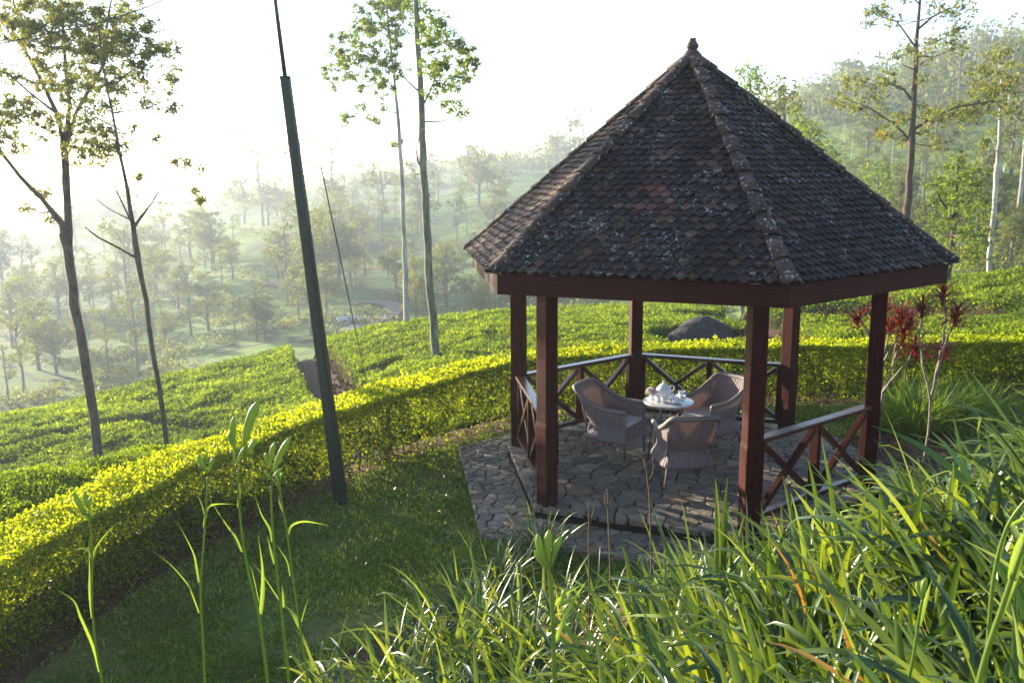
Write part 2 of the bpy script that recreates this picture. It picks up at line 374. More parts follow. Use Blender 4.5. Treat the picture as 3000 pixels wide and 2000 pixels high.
# stone
q = NM('paving_stone'); a = q.attr().outputs['Fac']; g = q.geo(); f = q.noise(g, 9, 6, .7); f3 = q.noise(g, 60, 3)
c = q.ramp(a, [(0, (.14, .115, .09)), (.4, (.24, .195, .15)), (.75, (.30, .245, .185)), (.9, (.29, .18, .115)), (1, (.36, .32, .26))])
c = q.mix(q.ramp(f, [(.35, (0, 0, 0)), (.65, (1, 1, 1))]), q.mix(1.0, c, (.55, .53, .5), 'MULTIPLY'), c)
c = q.mix(q.ramp(f3, [(.55, (0, 0, 0)), (.75, (.6, .6, .6))]), c, (.36, .35, .33))
M['stone'] = q.done(q.principled(c, .78, .3, q.bump(q.math('ADD', f, q.math('MULTIPLY', f3, .25)), .6, .03)))
M['mortar'] = plain('mortar', (.025, .022, .018), .95, .1, (30, .5, .5))
M['concrete'] = plain('rough_concrete', (.15, .14, .12), .9, .2, (12, .5, .5))
#
q = NM('boulder'); g = q.geo(); f = q.noise(q.scale(g, (2, 2, .7)), 3, 8, .7)
M['rock'] = q.done(q.principled(q.ramp(f, [(.35, (.02, .017, .018)), (.6, (.055, .044, .042)), (.8, (.14, .11, .10))]), .85, .3, q.bump(f, .9, .1)))
# wood
q = NM('stained_wood'); g = q.coord(); f = q.noise(q.scale(g, (28, 28, 1.6)), 1.5, 6, .65); f2 = q.noise(g, 2.2, 4)
c = q.ramp(f, [(.3, (.018, .004, .003)), (.55, (.060, .009, .005)), (.8, (.13, .024, .010))])
c = q.mix(q.ramp(f2, [(.4, (0, 0, 0)), (.7, (1, 1, 1))]), c, q.mix(1.0, c, (.65, .6, .6), 'MULTIPLY'))
M['wood'] = q.done(q.principled(c, q.ramp(f2, [(.3, (.45, .45, .45)), (.7, (.65, .65, .65))]), .12, q.bump(f, .25, .006)))
M['railwood'] = plain('varnished_rail', (.045, .012, .008), .30, .55, (14, .7, .1), .15)
q = NM('stained_board'); g = q.coord(); f = q.noise(q.scale(g, (1.3, 1.3, 42)), 1.5, 6, .65)
M['board'] = q.done(q.principled(q.ramp(f, [(.3, (.018, .004, .003)), (.55, (.042, .008, .005)), (.8, (.085, .018, .009))]), .6, .12, q.bump(f, .25, .004)))
# roof tiles
q = NM('roof_tile'); g = q.geo(); a = q.attr().outputs['Fac']; f = q.noise(g, 5, 5, .65); big = q.noise(g, 1.3, 3)
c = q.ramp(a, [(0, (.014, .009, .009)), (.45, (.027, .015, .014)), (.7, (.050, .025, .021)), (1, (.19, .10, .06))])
c = q.mix(q.ramp(f, [(.40, (1, 1, 1)), (.62, (0, 0, 0))]), c, q.mix(.45, c, (.018, .013, .013)))
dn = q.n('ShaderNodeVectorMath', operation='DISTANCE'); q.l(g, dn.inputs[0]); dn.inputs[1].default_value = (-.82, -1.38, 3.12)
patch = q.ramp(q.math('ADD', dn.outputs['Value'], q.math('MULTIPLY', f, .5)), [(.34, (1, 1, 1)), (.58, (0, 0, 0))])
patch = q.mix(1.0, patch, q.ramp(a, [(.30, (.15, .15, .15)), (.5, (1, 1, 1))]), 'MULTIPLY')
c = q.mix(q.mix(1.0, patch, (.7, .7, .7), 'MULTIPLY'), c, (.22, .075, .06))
sprk = q.ramp(q.noise(g, 42, 3, .8), [(.60, (0, 0, 0)), (.66, (1, 1, 1))])
area = q.ramp(q.noise(g, 1.9, 4, .7), [(.47, (0, 0, 0)), (.60, (1, 1, 1))])
c = q.mix(q.mix(1.0, sprk, area, 'MULTIPLY'), c, (.42, .43, .44))
vo2 = q.noise(g, 16, 5, .75); c = q.mix(q.mix(1.0, q.ramp(vo2, [(.59, (0, 0, 0)), (.63, (1, 1, 1))]), area, 'MULTIPLY'), c, (.42, .42, .44))
nrm = q.n('ShaderNodeNewGeometry')
moss = q.ramp(q.noise(g, 7, 5, .7), [(.60, (0, 0, 0)), (.66, (.8, .8, .8))])
c = q.mix(moss, c, (.07, .085, .02))
M['tile'] = q.done(q.principled(c, .75, .22, q.bump(q.math('ADD', f, vo2), .5, .012)))
q = NM('hip_tile'); g = q.geo(); f = q.noise(g, 8, 6, .7); vo = q.noise(g, 26, 4)
c = q.ramp(f, [(.35, (.022, .016, .014)), (.56, (.070, .042, .034)), (.78, (.16, .11, .09))]); c = q.mix(q.ramp(vo, [(.6, (0, 0, 0)), (.66, (1, 1, 1))]), c, (.36, .36, .34))
M['hip'] = q.done(q.principled(c, .8, .25, q.bump(f, .8, .02)))
# wicker, textiles, china
q = NM('wicker'); u = q.attr('uvw').outputs['Vector']; sp = q.n('ShaderNodeSeparateXYZ'); q.l(u, sp.inputs[0])
w1 = q.math('ABSOLUTE', q.math('SINE', q.math('MULTIPLY', sp.outputs[0], math.pi/.034)))
w2 = q.math('ABSOLUTE', q.math('SINE', q.math('MULTIPLY', sp.outputs[1], math.pi/.014)))
h = q.math('ADD', w1, q.math('MULTIPLY', w2, .45))
f = q.noise(q.coord(), 12, 3)
c = q.mix(q.ramp(h, [(.15, (0, 0, 0)), (.8, (1, 1, 1))]), (.03, .022, .022), (.28, .21, .215)); c = q.mix(q.ramp(f, [(.4, (0, 0, 0)), (.7, (.4, .4, .4))]), c, (.34, .28, .27))
p = q.principled(c, .6, .4, q.bump(h, .8, .006)); t = q.n('ShaderNodeBsdfTranslucent'); t.inputs[0].default_value = (.6, .45, .35, 1)
mx = q.n('ShaderNodeMixShader'); mx.inputs[0].default_value = .22; q.l(p, mx.inputs[1]); q.l(t.outputs[0], mx.inputs[2])
M['wicker'] = q.done(mx.outputs[0])
M['wrap'] = plain('wrapped_cane', (.25, .20, .185), .6, .4, (60, .6, .6))
M['cushion'] = plain('cushion_cloth', (.62, .58, .55), .85, .2, (30, .93, .2))
M['china'] = plain('white_china', (.80, .82, .86), .12, .5)
M['marble'] = plain('marble_top', (.62, .58, .56), .15, .5, (5, .88, .02))
M['iron'] = plain('black_iron', (.012, .012, .012), .4, .5)
M['steel'] = plain('steel', (.55, .55, .55), .25, .8)
M['petal'] = leaf_mat('hydrangea', [(0, (.42, .36, .55)), (.5, (.60, .48, .62)), (1, (.66, .62, .52))], .3, (1, 1, 1), .6)
M['pole'] = plain('dark_green_paint', (.024, .032, .018), .5, .4, (8, .6, .3))
M['shed'] = plain('whitewash', (.7, .7, .7), .7, .3, (2, .8, .3))
M['tin'] = plain('pale_tin_roof', (.5, .5, .5), .4, .5, (3, .8, .3))
M['roadm'] = plain('road', (.20, .16, .14), .9, .2, (1.2, .8, .4))
# ================================================================ the setting
def build_ground():
    az = np.concatenate([np.linspace(-math.pi, -1.0, 30)[:-1], np.linspace(-1.0, 1.35, 330), np.linspace(1.35, math.pi, 30)[1:]])
    d = np.concatenate([[.05], np.exp(np.linspace(math.log(.5), math.log(440), 230))])
    A, D = np.meshgrid(az, d, indexing='ij'); X = CAM[0]+D*np.sin(A); Y = CAM[1]+D*np.cos(A)
    Z = ground(X.ravel(), Y.ravel()).reshape(X.shape)
    far = smooth(44, 60, D)
    # raw earth shows on a few terrace banks and tracks
    e = fbm(X/13+40, Y/13+9, 3); far = far*(1-.8*smooth(.66, .70, e)*smooth(60, 80, D))
    me = grid_mesh('ground', X, Y, Z, far)
    return tag(link('ground', me, M['ground']), kind='structure')
build_ground()
def inside_lawn(X, Y):
    az = np.arctan2(X-CAM[0], Y-CAM[1]); d = np.hypot(X-CAM[0], Y-CAM[1])
    s = bank_s(X, Y); h = d-hedge_d(az)
    bedr = np.hypot((X-3.6)/1.1, (Y-.35)/1.0)
    return (h < -.10+.12*(fbm(X*2, Y*2)-.5)) & (s < .02+.25*(fbm(X*1.5+9, Y*1.5)-.5)) & (bedr > 1) & (np.abs(az) < 1.5)
xs = np.arange(-11, 15, .09); ys = np.arange(-13, 5, .09); X, Y = np.meshgrid(xs, ys, indexing='ij')
Z = ground(X.ravel(), Y.ravel()).reshape(X.shape)+.012
k = inside_lawn(X.ravel(), Y.ravel()).reshape(X.shape)
tag(link('lawn', grid_mesh('lawn', X, Y, Z, keep=k), M['lawnsoil']), kind='structure')
def hexr(x, y, R, rot=149):
    """>0 inside a hexagon of corner radius R"""
    ap = R*math.cos(math.pi/6); r = np.full(np.shape(x), 1e9)
    for k in range(6):
        a = R_(rot+30+60*k); r = np.minimum(r, ap-(x*math.cos(a)+y*math.sin(a)))
    return r
PHI0 = 148.99
def hexp(k, R, z=0.0):
    a = R_(PHI0+60*k); return Vector((R*math.cos(a), R*math.sin(a), z))

# grass blades on the lawn
def lawn_blades():
    n = 420000; az = RG.uniform(-.48, .78, n); d = np.exp(RG.uniform(math.log(4.2), math.log(16.5), n))
    x = CAM[0]+d*np.sin(az); y = CAM[1]+d*np.cos(az)
    ok = inside_lawn(x, y) & (hexr(x, y, 2.95) < 0) & (fbm(x*1.7+3, y*1.7) > .30+.25*RG.random(n))
    x, y, d = x[ok], y[ok], d[ok]; n = len(x); z = ground(x, y)+.01
    P = np.stack([x, y, z], 1); D = rnd_dirs(n, 1.2); D[:, 2] = np.abs(D[:, 2])
    L = RG.uniform(.03, .075, n)*(d/8)**.4; W = RG.uniform(.006, .013, n)*(d/6)
    V = leaf_verts(P, D, rnd_dirs(n), L, W)
    r = np.clip(fbm(x*1.1, y*1.1)*1.1-.2+RG.normal(size=n)*.3, 0, 1)
    return tag(link('lawn_grass', quads_mesh('lawn_grass', V, n, r), M['lawn']), kind='stuff', label='short mown grass of the lawn between the hedge and the bank')
lawn_blades()

# ---------------------------------------------------------------- tea fields
def W2(pts, lift=TEA): return [tuple(hit(px, py, lift)[:2]) for px, py in pts]
PATH = W2([(676, 768), (712, 800), (745, 850), (800, 915), (850, 960)])
GAPS = [(PATH, .62), (W2([(1600, 716), (1740, 722), (1860, 712), (2000, 706), (2150, 712), (2352, 716), (2500, 712)]), .95),
        (W2([(1655, 690), (1700, 712), (1765, 742), (1800, 770), (1835, 792)]), .5)]
FURR = [(W2([(0, 1030), (150, 985), (320, 962), (470, 985)]), .22),         (W2([(1000, 790), (1120, 770), (1180, 800)]), .16), (W2([(1300, 745), (1420, 730), (1560, 742)]), .14), (W2([(300, 900), (480, 850), (600, 842)]), .14)]
BOULD = hit(1620, 786, .2)
def canopy(x, y):
    az = np.arctan2(x-CAM[0], y-CAM[1]); d = np.hypot(x-CAM[0], y-CAM[1]); dh = hedge_d(az)
    m = smooth(1.15, 1.5, d-dh+.25*(fbm(x*1.5, y*1.5)-.5))*(1-smooth(43, 46, d))
    for poly, w in GAPS:
        q = np.abs(seg_dist(x, y, poly))+.22*(fbm(x*2+3, y*2)-.5); m = m*smooth(w*.6, w*1.25, q)
    m = m*smooth(1.0, 1.35, np.hypot((x-BOULD[0]+.3)/1.15, (y-BOULD[1]+.9)/1.9))
    dip = np.zeros_like(m)
    for poly, w in FURR:
        q = np.abs(seg_dist(x, y, poly))+.3*(fbm(x*1.3, y*1.3)-.5); dip = np.maximum(dip, 1-smooth(w*.4, w*1.6, q))
    # the strip by the hedge on the left ends in a dark gap
    bumps = (fbm(x*1.1, y*1.1, 2)-.5)*.19+(vn(x*4.2, y*4.2)-.5)*.10
    hole = smooth(.66, .74, fbm(x*.8+31, y*.8+7, 3))*.16
    return ground(x, y)-.12+m*(TEA+.12+bumps*np.minimum(1, d/14)-.24*dip-hole), m*(1-.75*dip)*(1-hole*2)
def tea(name, a0, a1, label):
    az = np.linspace(a0, a1, 420); d = np.exp(np.linspace(math.log(8), math.log(47), 330))
    A, D = np.meshgrid(az, d, indexing='ij'); X = CAM[0]+D*np.sin(A); Y = CAM[1]+D*np.cos(A)
    Z, m = canopy(X.ravel(), Y.ravel())
    me = grid_mesh(name, X, Y, Z.reshape(X.shape)-.03, keep=(m.reshape(X.shape) > .0))
    return tag(link(name, me, M['canopy']), kind='stuff', label=label)
tea('tea_field', -.85, 1.0, 'clipped tea bushes covering the hill beyond the hedge')
def tea_leaves():
    n = 1350000; az = RG.uniform(-.62, .88, n); d = np.exp(RG.uniform(math.log(8.2), math.log(46), n)**1.0)
    x = CAM[0]+d*np.sin(az); y = CAM[1]+d*np.cos(az)
    z, m = canopy(x, y); ok = m > RG.random(n)*.6+.25
    x, y, z, d, m = x[ok], y[ok], z[ok], d[ok], m[ok]; n = len(x)
    sz = .036*(d/12)**.72
    P = np.stack([x, y, z], 1)+RG.normal(size=(n, 3))*(sz*.42)[:, None]; P[:, 2] += sz*.2
    D = rnd_dirs(n, .9); V = leaf_verts(P, D, rnd_dirs(n, .6), sz*RG.uniform(.8, 1.5, n), sz*RG.uniform(.45, .75, n))
    r = np.clip(.42+.8*(fbm(x*.9, y*.9)-.5)+RG.normal(size=n)*.22, 0, 1)*smooth(.2, .9, m)
    return tag(link('tea_leaves', quads_mesh('tea_leaves', V, n, r), M['tea']), kind='stuff', label='pale young leaves over the top of the clipped tea bushes')
tea_leaves()
# earth path between the tea with its crumbling bank
def path_bank():
    n = 1500; t = .18+.82*RG.random(n); P = np.array(PATH); L = np.concatenate([[0], np.cumsum(np.hypot(*np.diff(P, axis=0).T))]); s = t*L[-1]
    x = np.interp(s, L, P[:, 0]); y = np.interp(s, L, P[:, 1]); o = RG.uniform(.15, .8, n); x = x+o+RG.normal(size=n)*.05; y = y+o*.35
    z = ground(x, y)+(o-.15)*.55
    mb = MB()
    for i in range(n):
        r = random.uniform(.02, .07); mb.lathe([(r*.3, -r*.6), (r, -r*.1), (r*.75, r*.5), (r*.1, r*.7)], (x[i], y[i], z[i]), 5, random.random())
    return tag(mb.build('path_rubble', M['dirtclod']), kind='stuff', label='red brown crumbly earth and roots along the path cut between the tea')
q = NM('dirt_clod'); f = q.noise(q.geo(), 6, 5, .7)
M['dirtclod'] = q.done(q.principled(q.ramp(f, [(.3, (.03, .015, .010)), (.55, (.08, .035, .022)), (.75, (.13, .085, .06))]), .95, .1))
path_bank()
# ---------------------------------------------------------------- hedge
def hedge():
    P = np.array(HB, float); L = np.concatenate([[0], np.cumsum(np.hypot(*np.diff(P, axis=0).T))])
    def at(s, lat):
        x = np.interp(s, L, P[:, 0]); y = np.interp(s, L, P[:, 1])
        e = .35; tx = np.interp(s+e, L, P[:, 0])-np.interp(s-e, L, P[:, 0]); ty = np.interp(s+e, L, P[:, 1])-np.interp(s-e, L, P[:, 1])
        h = np.hypot(tx, ty); return x-ty/h*lat, y+tx/h*lat
    s0 = 6.0; root = empty('hedge', (-4.08, .9, g1(-4.08, .9)))
    tag(root, 'long clipped yellow green hedge curving round the lawn behind the gazebo', 'hedge')
    o = np.array(root.location); Wd, Ht = .62, .93
    n = 620000; s = s0+RG.random(n)*(L[-1]-s0)
    # denser where near the camera
    x0 = np.interp(s, L, P[:, 0]); y0 = np.interp(s, L, P[:, 1]); dd = np.hypot(x0-CAM[0], y0-CAM[1]); ok = RG.random(n) < np.clip((9/dd)**1.1, .25, 1)
    s = s[ok]; n = len(s)
    which = RG.random(n); lat = np.empty(n); z = np.empty(n)
    f = which < .38; t = (which >= .38) & (which < .66); b = (which >= .66) & (which < .78); c = which >= .78
    e = np.abs(RG.normal(size=n))*.05
    lat[f] = e[f]; z[f] = RG.random(f.sum())**.85*Ht; lat[b] = Wd-e[b]; z[b] = RG.random(b.sum())*Ht
    lat[t] = RG.random(t.sum())*Wd; z[t] = Ht-e[t]*1.1; lat[c] = RG.random(c.sum())*Wd; z[c] = .15+RG.random(c.sum())*(Ht-.15)
    x, y = at(s, lat+.06*(vn(s*.9, z*2.0+3)-.5)); zz = ground(x, y)
    z = z+(vn(s*1.3, lat*2)-.5)*.05*(z/Ht)
    # thin and open near the ground
    thin = (z < .30+.16*(fbm(s*1.3, s*0+2)-.5)*2) & (RG.random(n) < .72*(1-z/.36))
    hole = (fbm(s*5, z*6+lat*3, 3) < .37) & (z < Ht*.86) & (RG.random(n) < .8)
    # sprigs that escaped the shears
    sp = (vn(s*7, lat*7) > .86) & t; z = z+np.where(sp, RG.random(n)*.10, 0)
    ok = ~(thin | hole); x, y, z, zz, s, lat = x[ok], y[ok], z[ok], zz[ok], s[ok], lat[ok]; n = len(x)
    d = np.hypot(x-CAM[0], y-CAM[1]); zb = np.interp(s, L, ground(P[:, 0]+.001, P[:, 1]-.05)); sz = .027*(d/8)**.65
    Q = np.stack([x, y, zb+z], 1)+RG.normal(size=(n, 3))*.012-o
    D = rnd_dirs(n, .35); V = leaf_verts(Q, D, rnd_dirs(n), sz*RG.uniform(.8, 1.6, n), sz*RG.uniform(.5, .85, n))
    r = np.clip(.40+.4*smooth(.62, .95, z/Ht)+.5*(fbm(s*1.4, z*3)-.5)+RG.normal(size=n)*.30, 0, 1)  # leaf colour lightened towards the top: sunlit band painted in, plus random tone
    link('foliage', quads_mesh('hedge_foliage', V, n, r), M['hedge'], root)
    mb = MB(); k = s0
    while k < L[-1]:
        k += random.uniform(.16, .34)
        for q in range(2):
            a = at(np.array([k]), np.array([.3+random.uniform(-.12, .12)])); zb = g1(a[0][0], a[1][0])
            p = Vector((a[0][0], a[1][0], zb-.05))-Vector(o); dx = random.uniform(-.12, .12); dy = random.uniform(-.15, .15)
            mb.tube([p, p+Vector((dx*.4, dy*.4, .3)), p+Vector((dx, dy, .75))], [.012, .009, .004], 5)
    mb.build('stem', M['dry'], root, True)
hedge()
# ---------------------------------------------------------------- paving
def clip_poly(poly, nx, ny, c):
    out = []
    for i in range(len(poly)):
        a, b = poly[i], poly[(i+1) % len(poly)]; da = nx*a[0]+ny*a[1]-c; db = nx*b[0]+ny*b[1]-c
        if da <= 0: out.append(a)
        if da*db < 0: t = da/(da-db); out.append((a[0]+(b[0]-a[0])*t, a[1]+(b[1]-a[1])*t))
    return out
def stones(name, region, sp, gap, z, stretch=None):
    """region: list of convex polygons (counter-clockwise)"""
    mb = MB(); rr = random.Random(len(region)*7+int(sp*100))
    for poly in region:
        xs = [p[0] for p in poly]; ys = [p[1] for p in poly]; cx = sum(xs)/len(xs); cyy = sum(ys)/len(ys)
        seeds = []
        nx_ = int((max(xs)-min(xs))/sp)+3; ny_ = int((max(ys)-min(ys))/sp)+3
        for i in range(nx_):
            for j in range(ny_):
                if rr.random() < .12: continue
                seeds.append((min(xs)-sp+(i+.5*(j % 2)+rr.uniform(-.42, .42))*sp, min(ys)-sp+(j+rr.uniform(-.42, .42))*sp*(stretch or 1)))
        for i, p in enumerate(seeds):
            cell = list(poly)
            for j, q in enumerate(seeds):
                if i == j: continue
                dx, dy = q[0]-p[0], q[1]-p[1]; L = math.hypot(dx, dy)
                if L > sp*3.4 or L < 1e-6: continue
                nx, ny = dx/L, dy/L; c = nx*(p[0]+q[0])/2+ny*(p[1]+q[1])/2-gap*rr.uniform(.2, .6)
                cell = clip_poly(cell, nx, ny, c)
                if len(cell) < 3: break
            if len(cell) < 3: continue
            ar = .5*abs(sum(cell[k][0]*cell[(k+1) % len(cell)][1]-cell[(k+1) % len(cell)][0]*cell[k][1] for k in range(len(cell))))
            if ar < sp*sp*.06: continue
            # wobble the edges
            pts = []
            for k in range(len(cell)):
                a, b = cell[k], cell[(k+1) % len(cell)]; L = math.hypot(b[0]-a[0], b[1]-a[1]); m = max(1, int(L/.055))
                for t in range(m):
                    u = t/m; jx = rr.uniform(-.006, .006); jy = rr.uniform(-.006, .006); pts.append((a[0]+(b[0]-a[0])*u+jx, a[1]+(b[1]-a[1])*u+jy))
            gx = sum(p_[0] for p_ in pts)/len(pts); gy = sum(p_[1] for p_ in pts)/len(pts); n = len(pts)
            h = z+rr.uniform(-.007, .004); tx, ty = rr.uniform(-.03, .03), rr.uniform(-.03, .03)
            def ring(f, dz): return [(gx+(x-gx)*f, gy+(y-gy)*f, h+dz+tx*(x-gx)+ty*(y-gy)) for x, y in pts]
            vs = ring(1, -.05)+ring(1, -.009)+ring(.965, -.0015)+ring(.85, 0)
            fs = []
            for lv in range(3):
                for k in range(n): k2 = (k+1) % n; fs.append((lv*n+k, lv*n+k2, (lv+1)*n+k2, (lv+1)*n+k))
            fs.append(tuple(3*n+k for k in range(n)))
            mb.add(vs, fs, rr.random())
    return tag(mb.build(name, M['stone']), kind='structure')
RF, RA = 2.27, 2.98
stones('stone_floor', [[tuple(hexp(k, RF))[:2] for k in range(6)]], .185, .020, 0.0)
stones('stone_pavement', [[tuple(hexp(k, RF+.012))[:2], tuple(hexp(k, RA))[:2], tuple(hexp(k+1, RA))[:2], tuple(hexp(k+1, RF+.012))[:2]] for k in range(6)], .15, .018, -.115)
def hexslab(name, R, z0, z1, mat):
    mb = MB(); a = [hexp(k, R, z0) for k in range(6)]; b = [hexp(k, R, z1) for k in range(6)]
    mb.add(a+b, [(5, 4, 3, 2, 1, 0), (6, 7, 8, 9, 10, 11)]+[(k, (k+1) % 6, (k+1) % 6+6, k+6) for k in range(6)])
    return tag(mb.build(name, M[mat]), kind='structure')
hexslab('floor_base', RF-.006, -.3, -.024, 'mortar'); hexslab('pavement_base', RA-.006, -.55, -.142, 'concrete')
# valley track
def track(name, pts, w):
    c = np.array([hit(x, y, 0, 50) for x, y in pts]); n = 60; t = np.linspace(0, len(c)-1, n)
    X = np.interp(t, range(len(c)), c[:, 0]); Y = np.interp(t, range(len(c)), c[:, 1])
    k = np.ones(5)/5; X = np.convolve(np.pad(X, 2, mode='edge'), k, 'valid'); Y = np.convolve(np.pad(Y, 2, mode='edge'), k, 'valid')
    tx, ty = np.gradient(X), np.gradient(Y); h = np.hypot(tx, ty); vs = []; fs = []
    lat = np.linspace(-w/2, w/2, 7)
    for i in range(n):
        for l in lat:
            x, y = X[i]-ty[i]/h[i]*l, Y[i]+tx[i]/h[i]*l; vs.append((x, y, g1(x, y)+.25))
    for i in range(n-1):
        for j in range(6): a = i*7+j; fs.append((a, a+1, a+8, a+7))
    return tag(MB().add(vs, fs).build(name, M['roadm'], sm=True), kind='structure')
track('road', [(770, 775), (830, 752), (880, 733), (908, 718), (900, 703), (870, 697), (835, 696), (800, 700)], 2.2)
track('dirt_road', [(590, 650), (660, 658), (720, 664), (770, 660)], 2.0)
# ================================================================ gazebo
def gazebo():
    G = empty('gazebo'); tag(G, 'hexagonal wooden gazebo with steep mossy tiled roof and cross braced rails', 'gazebo')
    w = M['wood']
    for k in range(6):
        a = R_(PHI0+60*k); p = hexp(k, GR); e = Vector((math.cos(a), math.sin(a), 0))
        mb = MB()
        def sec(z, wd):
            t = Vector((-e.y, e.x, 0)); return [p+e*(i*wd/2)+t*(j*wd/2)+Vector((0, 0, z)) for i, j in ((-1, -1), (1, -1), (1, 1), (-1, 1))]
        zs = [(-.02, .164), (.42, .166), (.47, .178), (.62, .178), (.86, .178), (.91, .164), (1.6, .162), (2.42, .160)]
        vs = sum([sec(z, wd) for z, wd in zs], []); fs = [(3, 2, 1, 0), (28, 29, 30, 31)]
        for i in range(len(zs)-1):
            for j in range(4): j2 = (j+1) % 4; fs.append((i*4+j, i*4+j2, (i+1)*4+j2, (i+1)*4+j))
        mb.add(vs, fs); mb.build('post', w, G, bevel=.008)
    for k in (0, 5, 4, 2):                                     # railed sides
        a = hexp(k, GR); b = hexp(k+1, GR); d = (b-a).normalized(); a = a+d*.085; b = b-d*.085
        Z = lambda p, z: Vector((p.x, p.y, z)); L = (b-a).length; mid = (a+b)/2; nrm = Vector((d.y, -d.x, 0))
        h = MB().beam(Z(a, .915), Z(b, .915), .115, .045).build('railing', M['railwood'], G, bevel=.006)
        MB().beam(Z(a, .135), Z(b, .135), .085, .05).build('bottom_rail', M['railwood'], h, bevel=.005)
        for c in (a+d*.035, mid, b-d*.035): MB().beam(Z(c, .162), Z(c, .890), .07 if c is not mid else .10, .06, d).build('baluster', w, h, bevel=.004)
        for s0, s1 in ((a+d*.07, mid-d*.05), (mid+d*.05, b-d*.07)):
            for sg, (z0, z1) in ((1, (.19, .865)), (-1, (.865, .19))):
                o = nrm*(.010*sg); MB().beam(Z(s0, z0)+o, Z(s1, z1)+o, .062, .055, (0, 0, 1)).build('brace', M['railwood'], h, bevel=.004)
    RE, ZE, ZA = 2.785, 2.523, 4.734
    for k in range(6):
        a = hexp(k, 2.735); b = hexp(k+1, 2.735); d = (b-a).normalized()
        a2, b2 = hexp(k, 2.735-.045), hexp(k+1, 2.735-.045)
        mb = MB(); z0, z1 = 2.305, 2.50
        mb.add([Vector((p.x, p.y, z)) for z in (z0, z1) for p in (a, b, b2, a2)], [(3, 2, 1, 0), (4, 5, 6, 7), (0, 1, 5, 4), (1, 2, 6, 5), (2, 3, 7, 6), (3, 0, 4, 7)])
        mb.build('fascia_board', M['board'], G)
        c0, c1 = hexp(k, GR, 2.36), hexp(k+1, GR, 2.36); dd = (c1-c0).normalized()
        MB().beam(c0+dd*.09, c1-dd*.09, .10, .15).build('roof_beam', w, G, bevel=.005)
        # rafter seen from beneath
        MB().beam(hexp(k, 2.62, 2.46), Vector((0, 0, ZA-.25)), .07, .11).build('rafter', w, G)
        # boarded ceiling under the tiles
        mb = MB(); mb.add([hexp(k, 2.69, 2.502), hexp(k+1, 2.69, 2.502), Vector((0, 0, ZA-.13)), hexp(k, 2.69, 2.515), hexp(k+1, 2.69, 2.515), Vector((0, 0, ZA-.11))],
               [(0, 2, 1), (3, 4, 5), (0, 1, 4, 3), (1, 2, 5, 4), (2, 0, 3, 5)]); mb.build('ceiling_board', w, G)
        # tiles, each laid as its own little slab
        A, B, T = hexp(k, RE, ZE), hexp(k+1, RE, ZE), Vector((0, 0, ZA)); E = (B-A).normalized(); M0 = (A+B)/2; S = (T-M0); SL = S.length; S = S.normalized(); N = E.cross(S).normalized()
        if N.z < 0: N = -N
        mb = MB(); rows = 38; ex = SL/rows*1.0; tw = .110
        for r in range(0, rows):
            y0 = r*ex; half = (RE/2)*(1-(y0+ex*.5)/SL)+.01; n = int(half/tw)+2
            off = .5*tw if r % 2 else 0
            for i in range(-n, n+1):
                cx = i*tw+off
                if abs(cx) > half+tw*.45: continue
                l, rr = max(cx-tw*.49, -half-.02), min(cx+tw*.49, half+.02)
                if rr-l < .02: continue
                jt = random.uniform(-.012, .012); ln = ex*2.0; th = .014; tip = y0-ex*.42+jt; sh = y0+ex*.22+jt; top = y0+ln-ex*.4
                c2 = min(max(cx, l), rr); lift0 = .040+random.uniform(-.006, .008); lift1 = .004; sk = random.uniform(-.004, .004)
                P2 = [(c2, tip), (rr, sh+sk), (rr, top), (l, top), (l, sh-sk)]
                up = lambda y: lift0+(lift1-lift0)*(y-tip)/(top-tip)
                tp = [M0+E*x+S*y+N*(up(y)) for x, y in P2]; bt = [M0+E*x+S*y+N*(up(y)-th) for x, y in P2]
                # a shallow rib groove: raise the middle line slightly
                vs = tp+bt; fs = [(0, 1, 2, 3, 4), (9, 8, 7, 6, 5)]+[(j, j+5, (j+1) % 5+5, (j+1) % 5) for j in range(5)]
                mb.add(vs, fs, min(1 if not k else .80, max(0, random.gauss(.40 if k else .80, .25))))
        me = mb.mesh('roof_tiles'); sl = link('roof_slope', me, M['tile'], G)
        import bmesh
        bm = bmesh.new(); bm.from_mesh(me); bmesh.ops.recalc_face_normals(bm, faces=bm.faces); bm.to_mesh(me); bm.free()
    for k in range(6):
        A = hexp(k, 2.79, 2.53); T = Vector((0, 0, ZA+.02)); d = (T-A); L = d.length; d.normalize(); side = Vector((-math.sin(R_(PHI0+60*k)), math.cos(R_(PHI0+60*k)), 0)); up = side.cross(d).normalized()
        if up.z < 0: up = -up
        mb = MB(); n = 12; ln = L/n
        for i in range(n):
            q0 = A+d*(i*ln-.02); q1 = A+d*((i+1)*ln+.03); vs = []; ra, rb = .077+random.uniform(-.004, .004), .062
            j0 = random.uniform(-.006, .006)
            for p, r, lf in ((q0, ra, .026), (q0, ra-.016, .026), (q1, rb, .012), (q1, rb-.016, .012)):
                for j in range(9):
                    t = math.pi*(j/8)*1.1-.05*math.pi; vs.append(p+side*(math.cos(t)*r*1.15+j0)+up*(math.sin(t)*r*.72+lf-.02))
            fs = []
            for j in range(8):
                fs += [(j, j+1, 18+j+1, 18+j), (9+j+1, 9+j, 27+j, 27+j+1), (j+1, j, 9+j, 9+j+1), (18+j, 18+j+1, 27+j+1, 27+j)]
            fs += [(0, 18, 27, 9), (8, 17, 35, 26)]
            mb.add(vs, fs, random.random())
        # mortar bedding under the caps
        mb.beam(A+up*.0, T, .13, .05, tuple(up))
        mb.build('hip_ridge', M['hip'], G, True)
